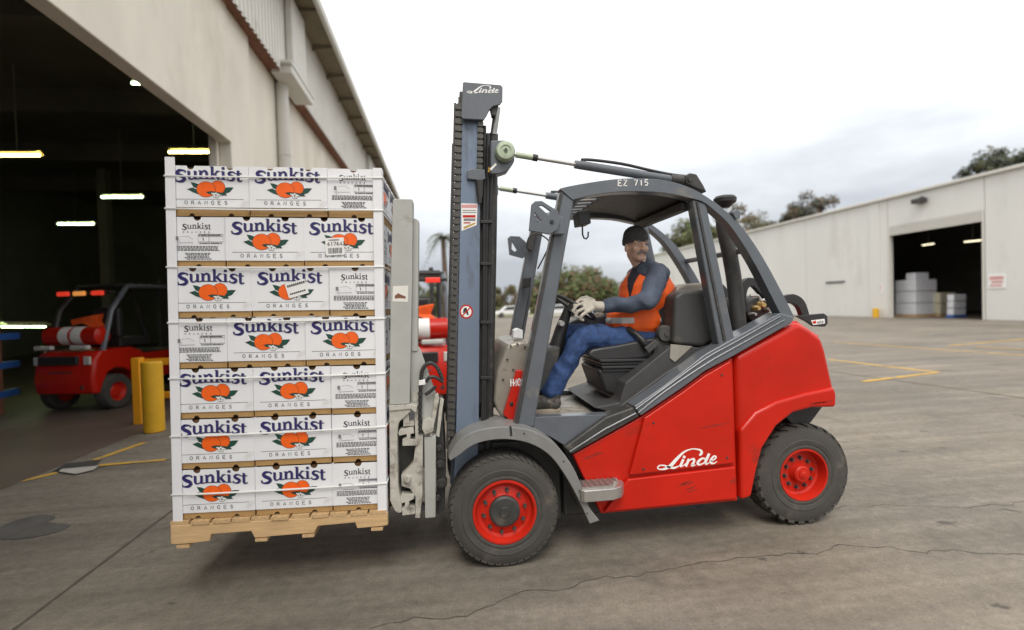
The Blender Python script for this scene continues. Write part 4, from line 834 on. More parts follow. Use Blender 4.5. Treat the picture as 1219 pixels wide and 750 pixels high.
# sill band and overhead guard ------------------------------------
FG = 'frame_grey'
part('sill_band', [(946, 377), (929, 372.5), (874, 402.5), (840, 421.5), (791, 459), (755, 484), (763, 495.5), (813, 462), (840, 442), (874, 424), (944, 384)], 3.07, 3.072, 3.21, FG, bevel=.010, both=True)
for k, (e0, e1) in enumerate((((757, 487), (929, 376.5)), ((760, 491.5), (934, 381)))):
    pts = [e0, (791 + 2*k, 462 + k*3), (840 + k, 427 + k*6), (874, 408 + 6*k), e1]; q = MB(); q.tube([PY(a, b, 3.069) for a, b in spline(pts, 4)], .0055, 6); q.build('sill_ridge', FG, FK)
part('side_rail', [(755, 484.5), (762.5, 496), (681, 541.5), (671.5, 533), (722, 496.5)], 3.08, 3.082, 3.21, 'dark_steel', bevel=.012, both=True)
q = MB(); q.tube([PY(a, b, 3.078) for a, b in ((757, 492), (720, 511), (678, 538))], .006, 6); q.build('rail_edge', FG, FK)
part('floor_side', [(633, 497), (700, 494.5), (724, 493.5), (673, 531), (655, 520), (636, 512)], 3.12, 3.125, 3.21, FG, both=True, bevel=.004)
og = sub('overhead_guard', FK)
part('front_pillar', [(667.5, 226), (684, 236), (635.5, 509), (611.5, 507.5)], 3.11, 3.11, 3.20, FG, og, .014, both=True, seg=3)
part('pillar_trim', [(667, 228), (670.5, 229), (617, 506), (612.5, 506)], 3.10, 3.1005, 3.1095, 'dark_steel', og, .002)
ro_ = [(667.5, 226), (669, 223.5), (700, 217.5), (740, 212.5), (780, 213), (808, 218.5), (833, 229), (858, 246), (880, 266), (898, 290), (915, 318), (931, 348), (946, 377.5)]
ri_ = [(929, 373.5), (915, 346), (899, 315), (882, 287), (866, 265), (848, 248.5), (836, 240), (822, 236), (790, 229.5), (745, 228), (710, 231.5), (682, 238)]
part('roof_rail', spline(ro_, 3) + spline(ri_, 3), 3.10, 3.10, 3.19, FG, og, .016, both=True, seg=3)
part('rear_pillar', [(824, 236.5), (841, 241), (874.5, 402), (856, 412)], 3.11, 3.112, 3.20, FG, og, .012, both=True, seg=3)
part('pillar_trim', [(829, 240), (832, 240.5), (865, 404), (862, 406)], 3.10, 3.1025, 3.1115, 'dark_steel', og, .002)
tp = spline([(730, 220.5), (765, 219.5), (800, 224.5), (826, 233)], 3); P = XZ(tp, 3.12); q = MB(); q.prism(P + [(a, b - .018) for a, b in reversed(P)], 3.192, 2*YC - 3.192); q.build('roof_panel', 'dark_steel', og)
a, b = PY(684, 230, 3.12), PY(731, 221, 3.12)
for i in range(7): yy = 3.25 + i*.122; q = MB(); q.tube([(a.x, yy, a.z - .01), ((a.x + b.x)/2, yy, (a.z + b.z)/2 + .005), (b.x + .01, yy, b.z - .012)], .013, 8); q.build('roof_bar', FG, og)
pbox('cross_beam', (a.x - .035, 3.201, a.z - .065), (a.x + .035, 2*YC - 3.201, a.z - .005), FG, og, .012)
b = PY(826, 233, 3.12); pbox('cross_beam', (b.x - .05, 3.201, b.z - .08), (b.x + .02, 2*YC - 3.201, b.z - .02), 'dark_steel', og, .012)
b = PY(900, 294, 3.12); pbox('cross_beam', (b.x - .03, 3.192, b.z - .03), (b.x + .01, 2*YC - 3.192, b.z + .01), FG, og, .012)
q = MB(); h0 = PY(697, 276, 3.5); q.tube([h0 + Vector((-.022, 0, .05)), h0 + Vector((-.022, 0, -.02)), h0 + Vector((-.012, 0, -.045)), h0 + Vector((.004, 0, -.05)), h0 + Vector((.018, 0, -.035)), h0 + Vector((.02, 0, .0))], .006, 8); q.build('roof_hook', 'black_plastic', og)
part('roof_box', [(684, 254), (698, 252), (700, 268), (686, 270)], 3.5, 3.42, 3.56, 'black_plastic', og)
q = MB(); o_ = PY(736, 221.2, 3.0985); u_ = (PY(778, 220.6, 3.0985) - o_).normalized(); letters(q, 'EZ 715', o_, u_, VZ, FN, .036, .62, .36, .2); q.build('fleet_number', 'white_print', og, smooth=0, fix=False)
# lamp brackets without lamps
part('lamp_bracket', [(633, 243), (637, 239.5), (645, 239), (664, 251), (667, 262), (664, 273), (654, 279), (643, 276.5), (630, 274.5)], 3.02, 3.02, 3.045, FG, None, .003, holes=([(636.5, 253), (644.5, 263), (642, 266.5), (637, 265)], [(641, 245), (646, 244.5), (655, 251), (653, 256)]))
p = PY(657, 264, 3.018); q = MB(); q.lathe([(.001, -.006), (.012, -.006), (.014, .004)], p, 'y', 12); q.build('bracket_bolt', 'black_plastic', FK)
pbox('lamp_mount', tuple(PY(662, 275, 3.05) + Vector((-.02, 0, -.02))), tuple(PY(668, 258, 3.05) + Vector((.02, .07, 0))), FG)
Yf = 2*YC - 3.04
part('lamp_bracket', [(604, 284), (607, 281.5), (618, 282), (627, 290), (626.5, 303), (622, 308), (606, 303.5)], Yf, Yf - .03, Yf, FG, None, .003, holes=([(609, 288), (615, 298), (612, 300), (608.5, 297)],))
part('mirror_stem', [(634, 268), (641, 270), (633, 300), (627, 296)], 4.0, 3.98, 4.02, 'dark_steel')
q = MB(); q.tube([PY(a, b, 3.3) for a, b in spline([(627, 296), (629, 284), (637, 278), (648, 282), (654, 290), (648, 305), (640, 320)], 4)], .005, 6); q.build('cable', 'black_plastic', FK)
q = MB(); q.tube([PY(a, b, 3.9) for a, b in ((632, 330), (630, 350), (626, 372), (622, 392))], .005, 6); q.build('cable', 'black_plastic', FK)
part('switch_box', [(622, 331), (631, 330), (630, 342), (621, 343)], 3.98, 3.95, 4.02, 'black_plastic')

# exhaust stack, air intake, gas bottle bracket -------------------
q = MB(); pth = spline([tuple(PY(a, b, 3.34)) for a, b in ((861, 258), (862, 272), (868, 300), (874, 335), (880, 392))], 4); q.tube(pth, .052, 20); q.build('exhaust_stack', 'grey_plastic', FK)
p = PY(863, 239, 3.34); q = MB(); q.lathe([(.03, -.05), (.05, -.03), (.075, -.012), (.078, .014), (.066, .030), (.03, .038), (.002, .04)], p, 'z', 28); q.build('air_intake', 'black_plastic', FK)
part('guard_clip', [(873, 252), (879, 248), (884, 252), (883, 259), (878, 261)], 3.07, 3.085, 3.16, FG)
lp = sub('gas_bottle_cradle', FK); Y0, Y1 = 3.42, 3.47
ringo = spline([(884, 372), (882, 345), (888, 332), (898, 331), (908, 337), (917, 349), (928, 353), (945, 350), (958, 358), (965, 378)], 4)
ringi = spline([(956, 378), (951, 366), (943, 361), (930, 361), (916, 358), (906, 350), (897, 341), (891, 344), (889, 356), (892, 372)], 4)
for k in (0, 1):
    q = MB(); q.prism(XZ(ringo, 3.42) + XZ(ringi, 3.42), Y0 + k*.5, Y1 + k*.5); q.build('cradle_arm', 'black_plastic', lp, bevel=.006)
p = PY(905, 366, 3.44); q = MB(); q.lathe([(.03, -.02), (.09, .0), (.105, .05), (.105, .50), (.09, .56), (.02, .58)], (p.x, 3.47, p.z - .02), 'y', 28); q.build('gas_bottle', 'dark_steel', lp)
mat('brass', (0.55, 0.38, 0.16), 0.35, 0.7, var=0.2)
for a, b, r, m_ in ((899, 367, .022, 'brass'), (905, 363, .028, 'brass'), (912, 369, .018, 'bare_metal'), (919, 366, .02, 'brass'), (895, 374, .016, 'bare_metal'), (925, 372, .015, 'bare_metal')):
    p = PY(a, b, 3.44); q = MB(); q.lathe([(.004, -.05), (r*.6, -.05), (r, -.02), (r, .02), (r*.5, .05)], p, 'y', 10); q.build('valve', m_, lp)
q = MB(); q.tube([PY(a, b, 3.42) for a, b in spline([(893, 352), (902, 352), (906, 358), (916, 354), (920, 362), (914, 374)], 4)], .010, 8); q.build('gas_hose', 'bare_metal', lp)
tb = part('tail_plate', [(947, 376), (980, 373), (984, 376.5), (984.5, 385), (981, 389), (968, 388.5), (960, 383)], 3.40, 3.39, 3.42, 'black_plastic', bevel=.004)
part('tail_badge', [(965.5, 381.5), (981.5, 379.5), (982, 385), (968, 387)], 3.387, 3.3865, 3.3895, 'white_print', tb, bevel=0)
part('badge_mark', [(967, 383), (971, 381.5), (972, 384.5), (969, 385.5)], 3.385, 3.3848, 3.3860, 'red_rim', tb, bevel=0)
q = MB(); o_ = PY(973, 385.2, 3.3855); letters(q, 'ACCO', o_, (PY(981, 384.2, 3.3855) - o_).normalized(), VZ, FN, .017, .55, .2, .22); q.build('badge_print', 'black_ink', tb, smooth=0, fix=False)

# cab ------------------------------------------------------------
FLZ = PY(655, 492.5, 3.40).z
fx0, fx1 = PY(612, 490, 3.3).x, PY(742, 480, 3.3).x
pbox('cab_floor', (fx0, 3.211, FLZ - .05), (fx1, 2*YC - 3.211, FLZ), 'floor_metal')
for i in range(6): pbox('floor_rib', (fx0 + .16, 3.30 + i*.05, FLZ), (fx1 - .2, 3.318 + i*.05, FLZ + .006), 'floor_metal', bevel=0)
part('seat_deck', [(705, 484), (735, 478), (742, 455), (795, 412), (826, 413), (850, 418), (800, 450), (745, 482), (725, 490)], 3.3, 3.26, 2*YC - 3.24, 'grey_plastic', bevel=.008)
part('deck_plate', [(797, 409.5), (823, 412), (812, 422), (802, 431), (796, 426)], 3.27, 3.252, 3.262, 'floor_metal', bevel=.002)
part('engine_cover', [(802, 352), (812, 346), (848, 344), (858, 402), (835, 413), (800, 410)], 3.3, 3.28, 2*YC - 3.28, 'grey_plastic', bevel=.03, seg=3)
part('rear_tank', [(801, 350), (803, 342), (815, 338), (846, 336), (850, 342), (848, 352), (815, 355)], 3.45, 3.42, 2*YC - 3.38, 'cowl_metal', bevel=.02, seg=3)
seat = sub('seat', FK)
part('pedestal', [(712, 440), (792, 441), (775, 458), (740, 475), (722, 468)], 3.38, 3.40, 3.86, 'black_plastic', seat, .025, seg=3)
for i in range(4): part('bellows_fold', [(714 + i, 428 + i*4), (797 - i*2, 426.5 + i*4), (797 - i*2, 430 + i*4), (716 + i, 431.5 + i*4)], 3.37, 3.375 + .012*(i % 2), 3.885 - .012*(i % 2), 'vinyl', seat, .006)
part('cushion', spline([(700, 424), (706, 416), (735, 411), (770, 404), (800, 400), (806, 410), (802, 422), (760, 428), (712, 430)], 2), 3.38, 3.39, 3.87, 'vinyl', seat, .03, seg=3)
part('backrest', spline([(784, 398), (787, 374), (793, 352), (798, 345), (804, 346), (803, 365), (801, 385), (798, 404)], 2), 3.40, 3.455, 3.805, 'vinyl', seat, .03, seg=3)
part('back_shell', [(801, 348), (807, 346.5), (811, 349), (806, 372), (802, 404), (798, 404)], 3.42, 3.47, 3.79, 'black_plastic', seat, .01)
p = PY(791.5, 397, 3.36); q = MB(); q.lathe([(.002, -.03), (.015, -.03), (.018, -.024), (.052, -.022), (.058, -.012), (.058, .03)], p, 'y', 28); q.build('recliner_cover', 'grey_plastic', seat)
part('seat_hinge', [(783, 399), (800, 400), (797, 416), (790, 425), (777, 423), (779, 412)], 3.37, 3.365, 3.42, 'grey_plastic', seat, .012)
part('belt_buckle', [(767, 414), (780, 404), (785, 409), (772, 421)], 3.34, 3.33, 3.365, 'grey_plastic', seat, .006)
part('dash_cowl', spline([(603, 413), (612, 408.5), (630, 407), (642, 416), (640, 445), (628, 505), (610, 508), (597, 497), (588, 478), (592, 442)], 2), 3.24, 3.26, 2*YC - 3.24, 'cowl_metal', bevel=.03, seg=3)
q = MB(); p = PY(617, 412, 3.36); q.lathe([(.005, .0), (.07, .0), (.085, -.006), (.088, -.03), (.03, -.04)], p, 'z', 28); q.build('cowl_cap', 'cowl_metal', FK)
for a, b in ((608, 412), (616, 409.5), (625, 413), (604, 428), (611, 440), (599, 452)): p = PY(a, b, 3.25); q = MB(); q.ell(p, (.008, .006, .006), None, 8, 6); q.build('cowl_bolt', 'black_plastic', FK)
part('reservoir', [(611, 393), (616, 390.5), (622, 393), (622, 403), (610, 402)], 3.4, 3.38, 3.47, 'shrink_white', bevel=.006)
mp_ = part('model_panel', [(615, 441.5), (622, 441), (612.5, 502), (607, 500.5), (599.5, 494)], 3.20, 3.205, 3.255, 'red_paint', bevel=.004)
q = MB(); o_ = PY(608.2, 460, 3.2035); letters(q, 'H40', o_, (PY(620, 459, 3.2035) - o_).normalized(), VZ, FN, .047, .36, .12, .15); q.build('model_number', 'white_print', mp_, smooth=0, fix=False)
p = PY(609, 481, 3.203); q = MB(); q.ell(p, (.012, .006, .016), None, 10, 6); q.build('keyhole', 'black_plastic', mp_)
# steering column, wheel and lever console
q = MB(); q.tube([PY(a, b, 3.62) for a, b in ((655, 440), (662, 415), (668, 392), (677, 366))], [.06, .055, .045, .03], 14); q.build('steering_column', 'black_plastic', FK)
p = PY(668, 385, 3.55); q = MB(); q.lathe([(.003, -.03), (.018, -.03), (.022, -.02), (.022, .02)], p, 'y', 14); q.build('column_knob', 'bare_metal', FK)
sw = sub('steering_wheel', FK); c = PY(684, 365.5, 3.60); d = (PY(694, 372, 3.60) - PY(664, 353.5, 3.60)).normalized(); nn = d.cross(VY).normalized()
q = MB(); rS = .165; q.tube([c + d*rS*math.cos(2*math.pi*i/36) + VY*rS*math.sin(2*math.pi*i/36) for i in range(36)], .014, 10, closed=True); q.build('rim', 'black_plastic', sw)
for k in range(3): a = 2*math.pi*(k + .25)/3; q = MB(); q.tube([c - nn*.02, c + d*rS*math.cos(a) + VY*rS*math.sin(a)], [.018, .010], 8); q.build('spoke', 'black_plastic', sw)
q = MB(); q.cyl(c - nn*.05, c + nn*.01, .045, n=18); q.build('hub', 'black_plastic', sw)
part('lever_console', spline([(672, 388), (690, 378), (712, 377), (738, 373), (742, 385), (705, 391), (684, 397)], 2), 3.75, 3.74, 3.9, 'black_plastic', bevel=.012)
for k in range(4): p = PY(690 + k*7, 378, 3.78 + k*.03); pcyl('lever', p, p + Vector((-.03, 0, .07)), .006, 'black_plastic')
part('front_cover', [(640, 425), (652, 415), (668, 412), (664, 440), (650, 465), (634, 470)], 3.45, 3.45, 2*YC - 3.3, 'grey_plastic', bevel=.02)
# driver's belt is a part of the seat
q = MB(); bp_ = [PY(a, b, Y) for a, b, Y in ((738, 391, 3.52), (748, 392, 3.44), (757, 397, 3.40), (765, 405, 3.365), (773, 414, 3.345))]
for i in range(len(bp_) - 1): pass
A = [v + Vector((.012, 0, .017)) for v in bp_]; B = [v - Vector((.012, 0, .017)) for v in bp_]; n = len(bp_); q.add(A + B, [(i, i + 1, n + i + 1, n + i) for i in range(n - 1)]); o = q.build('seat_belt', 'black_plastic', seat, fix=False); s_ = o.modifiers.new('s', 'SOLIDIFY'); s_.thickness = .004

# mast -----------------------------------------------------------
ms = sub('mast', FK); MG = 'mast_grey'
part('outer_rail', [(550, 126), (572.5, 127), (570, 505), (567, 625), (538, 625), (543, 505)], 3.20, 3.20, 3.235, MG, ms, .004, both=True)
part('rail_flange', [(567, 128), (573, 128), (570.5, 505), (567.5, 625), (561, 625), (564.5, 505)], 3.20, 3.236, 3.32, MG, ms, .004, both=True)
part('rail_flange', [(549.5, 128), (554, 128), (547, 505), (543, 625), (537.5, 625), (542.5, 505)], 3.20, 3.236, 3.32, MG, ms, .004, both=True)
part('inner_rail', [(547, 108), (575, 110), (576, 300), (575, 480), (548, 480), (551, 300)], 3.24, 3.245, 3.30, 'dark_steel', ms, .004, both=True)
# lift chains: every link a piece
def chain(p0, p1, Y, n, wpx, par, both=False):
    a, b = PY(*p0, Y), PY(*p1, Y); d = (b - a); L_ = d.length/n; u = d.normalized(); wdt = wpx; q = MB()
    M = Matrix((Vector((-u.z, 0, u.x)), VY, u)).transposed()
    q.prism([(-wdt*.42, -L_*.36), (-wdt*.5, -L_*.2), (-wdt*.5, L_*.2), (-wdt*.42, L_*.36), (wdt*.42, L_*.36), (wdt*.5, L_*.2), (wdt*.5, -L_*.2), (wdt*.42, -L_*.36)], -.018, .018)
    q.prism([(-wdt*.28, -L_*.52), (-wdt*.28, L_*.52), (wdt*.28, L_*.52), (wdt*.28, -L_*.52)], -.010, .010); me = q.mesh('chain_link', 'chain', 30)
    for i in range(n): put('chain_link', me, par, Matrix.Translation(a + d*((i + .5)/n) - ORG[FK.name]) @ M.to_4x4())
ch = sub('lift_chain', FK); chain((546.5, 124), (536.5, 520), 3.21, 47, .046, ch)
part('chain_guide', [(540.5, 122), (543, 122), (534, 535), (531, 535)], 3.20, 3.20, 3.26, 'dark_steel', ms, .002, both=True)
chain((572, 145), (571, 203), 3.19, 8, .036, ch)
chq = sub('lift_chain', FK); chain((546.5, 124), (536.5, 520), 2*YC - 3.21, 1, .03, chq)
part('clevis_block', [(556, 203), (562, 201), (577, 202), (578, 213), (573, 215), (556, 213)], 3.17, 3.165, 3.20, FG, ms, .004)
q = MB(); q.tube([PY(a, b, 3.18) for a, b in ((570.5, 215), (571, 232), (571, 242))], [.026, .02, .012], 12); q.build('anchor_bolt', 'dark_steel', ms)
for k, (xa, xb, Y, r) in enumerate(((577, 574.5, 3.205, .011), (581, 577, 3.21, .011), (585, 580, 3.23, .012))):
    q = MB(); q.tube([PY(a, b, Y) for a, b in spline([(xa, 150 + 10*k), (xa - .5, 210), (xb + 1.5, 330), (xb, 500)], 4)], r, 8); q.build('hose', 'black_plastic', ms)
for yy in (262, 312, 382, 448): part('hose_clip', [(572, yy), (586.5, yy), (586, yy + 3.5), (572, yy + 3.5)], 3.19, 3.19, 3.25, 'black_plastic', ms, .002)
q = MB(); q.tube([PY(587, 160, 3.30), PY(585, 300, 3.30), PY(580, 560, 3.30)], .034, 14); q.build('lift_cylinder', 'dark_steel', ms)
q = MB(); q.tube([mirY(PY(587, 160, 3.30)), mirY(PY(580, 560, 3.30))], .034, 14); q.build('lift_cylinder', 'dark_steel', ms)
q = MB(); q.tube([PY(592, 128, 3.26), PY(587.5, 160, 3.28)], .022, 14); q.build('cylinder_rod', 'bare_metal', ms)
for yy in (150, 300, 470):
    a, b = PY(560, yy, 3.3), PY(572, yy + 14, 3.3); pbox('mast_tie', (a.x, 3.321, b.z), (b.x, 2*YC - 3.321, a.z), 'dark_steel', ms) if yy != 300 else None
tpl = part('top_plate', [(551, 98.2), (553, 97.4), (596, 101), (598.5, 103.5), (598.3, 120.5), (595.5, 124), (587, 126.3), (583, 130), (579.5, 137.5), (576, 142.6), (551, 141.2), (549, 139)], 3.15, 3.15, 3.172, FG, ms, .003, both=True)
part('top_web', [(552, 101), (596, 104), (594, 124), (590, 138), (586, 137), (584, 128), (552, 128)], 3.18, 3.173, 3.24, 'dark_steel', ms, .003, both=True)
LG = [  # the maker's script: (points, widths) in the sign's own units
 (spline([(694, 190, 26), (722, 160, 34), (712, 125, 26), (650, 106, 16), (580, 108, 15), (490, 145, 24), (400, 230, 40), (320, 318, 44), (250, 362, 30), (180, 374, 16), (142, 355, 16), (165, 325, 16), (225, 322, 18), (290, 344, 26), (360, 354, 26), (420, 330, 14)], 5)),
 ([(482, 240, 34), (438, 338, 34)]), ([(500, 196, 34), (484, 226, 34)]), (spline([(438, 338, 18), (470, 330, 12), (510, 300, 12)], 3)),
 ([(556, 235, 34), (512, 336, 34)]), (spline([(530, 292, 12), (575, 246, 18), (620, 240, 30), (618, 280, 32), (592, 322, 30), (640, 316, 12)], 4)),
 (spline([(774, 236, 18), (730, 230, 26), (680, 268, 34), (672, 302, 32), (706, 310, 20), (764, 282, 18)], 4)), ([(822, 165, 36), (762, 296, 36)]), (spline([(770, 300, 28), (800, 300, 16), (834, 272, 12)], 3)),
 (spline([(842, 268, 14), (892, 240, 18), (912, 210, 22), (884, 200, 22), (846, 246, 32), (846, 286, 30), (884, 294, 18), (926, 268, 10)], 4))]
def logo(fmap, Y, parent, sc):
    q = MB(); a0 = Vector((0, Y, 0))
    for st in LG:
        P = []; 
        for p in st:
            v = PY(*fmap(p[0], p[1]), Y); P.append((v.x, v.z))
        q.ribbon(P, [p[2]*sc for p in st], a0, VX, VZ, FN, step=0.00005)
    q.build('maker_name', 'white_print', parent, smooth=0, fix=False)
logo(lambda x, y: (770 + x/11.08, 525 + y/11.09), 3.0775, dp, .00052)
logo(lambda x, y: (535 + (200 + (x - 145)*350/780)/9.375, 90 + (92 + (y - 105)*100/270 + (x - 145)*.038)/9.375), 3.1495, ms, .00025)
# warning labels on the mast
def decal(px, Y, m_, name, parent): q = MB(); q.add([PY(a, b, Y) for a, b in px], [tuple(range(len(px)))]); return q.build(name, m_, parent, smooth=0, fix=False)
l1 = decal([(549, 242), (568.5, 242.5), (567.5, 268), (549.5, 275)], 3.1985, 'white_print', 'warning_label', ms)
for y0, y1, x0, x1, m_ in ((243.5, 247.5, 549.5, 567.8, 'sign_red'), (250, 251, 550.5, 567, 'grey_ink'), (252.5, 253.5, 550.5, 567, 'grey_ink'), (256, 259, 551, 566, 'red_rim'), (260, 263, 552, 566, 'grey_ink'), (264.5, 266, 552, 560, 'red_rim')): decal([(x0, y0), (x1, y0), (x1, y1), (x0, y1)], 3.1978, m_, 'label_print', ms)
decal([(552, 270), (566, 264.5), (566, 266.5), (552, 273)], 3.1978, 'line_yellow', 'label_print', ms)
c0 = (555, 371); l2 = decal([(c0[0] + 8*math.cos(R(a)), c0[1] + 8.4*math.sin(R(a))) for a in range(0, 360, 15)], 3.1985, 'sign_red', 'prohibition_sign', ms); l2.data.materials[0] = MATS['red_rim']
decal([(c0[0] + 6.2*math.cos(R(a)), c0[1] + 6.6*math.sin(R(a))) for a in range(0, 360, 15)], 3.1980, 'white_print', 'sign_disc', ms)
decal([(552, 367), (555, 366), (557, 370), (558, 375), (556, 375), (554, 371), (552, 373), (551, 372)], 3.1975, 'black_ink', 'sign_figure', ms); decal([(550.2, 375.2), (559, 366), (560, 367), (551.2, 376.2)], 3.1970, 'red_rim', 'sign_bar', ms)

# overhead tilt cylinders ----------------------------------------
for k in (0, 1):
    f = (lambda v: v) if k == 0 else mirY; tcl = sub('tilt_cylinder', FK); Yt = 3.17
    def tb_(name, pts, r, m_, n=14):
        q = MB(); q.tube([f(PY(a, b, Yt)) for a, b in pts], r, n); q.build(name, m_, tcl)
    tb_('rod', ((610, 183.5), (686, 196)), .0125, 'bare_metal'); tb_('rod_sleeve', ((614, 184.2), (636, 187.8)), .019, 'greenish_cap'); tb_('rod_nut', ((634, 187.2), (640, 188.4)), .022, 'black_plastic')
    tb_('barrel', ((684, 195.6), (690, 196.4), (800, 214)), [.026, .028, .028], FG); tb_('barrel_end', ((798, 213.6), (822, 215)), .034, 'dark_steel')
    tb_('hose', spline([(694, 192), (700, 190), (740, 195), (775, 203), (800, 208), (818, 210)], 4), .010, 'black_plastic', 8)
    tb_('port', ((694, 194), (694, 189)), .014, 'black_plastic', 10)
    P = XZ([(812, 211), (818, 207.5), (826, 209), (834, 222), (838, 230), (826, 226), (814, 220)], Yt); q = MB(); y0, y1 = (3.13, 3.215) if k == 0 else (2*YC - 3.215, 2*YC - 3.13); q.prism(P, y0, y1); q.build('pivot_bracket', 'dark_steel', tcl, bevel=.008)
    c = f(PY(822, 213, 3.12)); q = MB(); q.cyl(c, c + (VY*.09 if k == 0 else -VY*.09), .016, n=14); q.build('pivot_pin', 'dark_steel', tcl)
    P = XZ([(584, 167), (601, 166.5), (610, 171), (613, 180), (612.5, 192), (604, 204), (595, 207), (584, 207)], 3.12); q = MB(); y0, y1 = (3.12, 3.20) if k == 0 else (2*YC - 3.20, 2*YC - 3.12); q.prism(P, y0, y1); q.build('mast_bracket', FG, tcl, bevel=.008)
    c = f(PY(601.5, 180, 3.085)); s = 1 if k == 0 else -1
    q = MB(); q.lathe([(.002, -.028*s), (.012, -.028*s), (.014, -.02*s), (.03, -.02*s), (.033, -.026*s), (.052, -.024*s), (.060, -.012*s), (.062, .03*s)], c, 'y', 28); q.build('pivot_cap', 'greenish_cap', tcl)
    q = MB(); q.cyl(c + Vector((0, -.031*s, 0)), c + Vector((0, -.02*s, 0)), .010, n=10); q.build('pivot_bolt', 'dark_steel', tcl)
decal([(581.5, 199), (583.5, 199), (582.5, 205), (580.8, 205)], 3.19, 'line_yellow', 'tag', ms); decal([(583, 201), (590, 194), (591.5, 196), (584.5, 203)], 3.118, 'white_print', 'tag', ms)

# clamp attachment and carriage ------------------------------------
cg = sub('load_clamp', FK); CG, WC = 'clamp_grey', 'worn_cast'
part('arm', [(467.5, 238), (469, 236.8), (490, 236.8), (491.5, 238), (490.5, 340), (487.5, 481), (463.5, 482), (465, 340)], 3.08, 3.08, 3.20, CG, cg, .006)
part('arm', [(467.5, 238), (477, 237), (476, 340), (474, 481), (463.5, 482), (465, 340)], 3.08, 2*YC - 3.20, 2*YC - 3.08, CG, cg, .006)
part('arm_web', [(491.5, 260), (494.5, 260), (498.5, 262.5), (497, 418), (489.5, 418)], 3.13, 3.13, 3.24, CG, cg, .004)
part('arm_foot', spline([(463, 489), (489, 487), (485, 494), (477, 501), (473.5, 510), (473, 540), (474, 578), (477, 596), (478, 611), (470, 609), (464, 596)], 2), 3.08, 3.085, 3.20, WC, cg, .006, both=True)
part('arm_collar', [(463, 482.5), (488, 481.5), (497, 483), (495, 492), (489, 487), (463, 489.5)], 3.075, 3.075, 3.2, WC, cg, .004)
part('gusset', [(488.5, 452), (489, 418), (497.5, 412), (500, 415), (513, 452), (519, 468), (517, 480), (511, 519), (504, 520), (499, 490), (489, 484)], 3.14, 3.14, 3.165, CG, cg, .005)
part('gusset_slot', [(491, 468), (498, 466), (497, 478), (491, 479)], 3.135, 3.136, 3.15, 'worn_cast', cg, .003)
part('hook_spine', [(493, 487), (499.5, 486), (503.5, 520), (503, 588), (500, 617), (494, 617), (494.5, 592), (488, 582), (478, 579), (477.5, 566), (485, 559), (492, 550), (494.5, 530)], 3.11, 3.11, 3.18, WC, cg, .005, both=True)
part('hook', [(474, 515), (476, 511), (492, 508), (493, 516), (488.5, 517), (488.5, 523), (497, 524), (497, 530.5), (479, 531), (479, 523), (484, 521), (484, 517), (475, 519)], 3.10, 3.10, 3.17, WC, cg, .003, both=True)
part('hook', [(480, 494), (487, 493), (487, 502), (493, 502), (493, 507), (480, 508)], 3.10, 3.10, 3.17, WC, cg, .003, both=True)
part('hook', [(474, 594), (478, 589), (493, 589), (493, 594), (487, 597), (487, 603), (494, 604), (494, 612), (479, 614), (478, 606), (482, 603), (482, 598), (475, 601)], 3.10, 3.10, 3.17, WC, cg, .003, both=True)
p = PY(485, 569.5, 3.10); q = MB(); q.lathe([(.002, -.022), (.018, -.022), (.022, -.016), (.024, .02)], p, 'y', 14); q.build('pin', WC, cg)
part('back_beam', [(474, 500), (494, 500), (496, 612), (474, 612)], 3.2, 3.201, 2*YC - 3.201, 'dark_steel', cg, .006)
part('carriage_plate', [(505, 520.5), (519, 519), (518.5, 616), (506, 617)], 3.12, 3.12, 3.19, CG, cg, .004, both=True)
part('carriage_back', [(519.5, 505), (527, 500), (531, 560), (529, 606), (519.5, 612)], 3.2, 3.19, 2*YC - 3.19, 'dark_steel', cg, .006)
part('link_bar', [(514, 520), (511, 518), (517.5, 470), (521.5, 468), (523, 474)], 3.12, 3.115, 3.15, WC, cg, .004); part('link_bar', [(519, 519), (524, 474), (528.5, 476), (527, 486), (523, 521)], 3.13, 3.13, 3.17, WC, cg, .004)
part('valve_block', [(503, 501), (512, 497), (517, 503), (516, 514), (506, 518), (502, 511)], 3.10, 3.10, 3.16, WC, cg, .006)
for a, b, r in ((523, 533, .022), (524, 552, .026), (526, 575, .034), (521, 592, .02), (503, 604, .016)): p = PY(a, b, 3.16); q = MB(); q.lathe([(.003, -.03), (r*.5, -.03), (r*.55, -.012), (r, -.01), (r, .05)], p, 'y', 14); q.build('roller', 'dark_steel', cg)
for pts in ([(500.5, 516), (500, 490), (501, 456), (503, 440), (511, 432), (520, 437), (527, 452)], [(507, 455), (511, 449.5), (518, 449), (528, 455)], [(506, 470), (512, 466), (519, 460)]):
    q = MB(); q.tube([PY(a, b, 3.11) for a, b in spline(pts, 5)], .0105, 8); q.build('hose', 'black_plastic', cg)
pp = spline([(500.5, 516), (500, 490), (501, 456), (503, 440), (511, 432), (520, 437), (527, 452)], 9); q = MB()
for a, b in zip(pp[::2], pp[1::2]): q.tube([PY(*a, 3.11), PY(*b, 3.11)], .0135, 8)
q.build('hose_spring', 'dark_steel', cg); part('hose_clamp', [(498.5, 453), (506, 452), (506.5, 458), (498.5, 459)], 3.09, 3.09, 3.13, 'white_print', cg, .003)
sk = decal([(468, 340.5), (486, 340), (485.5, 359.5), (467, 359)], 3.0785, 'cladding', 'load_sticker', cg)
decal([(470, 352), (474, 349), (478, 351), (483, 353), (483, 355.5), (476, 355), (470, 355.5)], 3.0780, 'rust', 'sticker_print', cg)
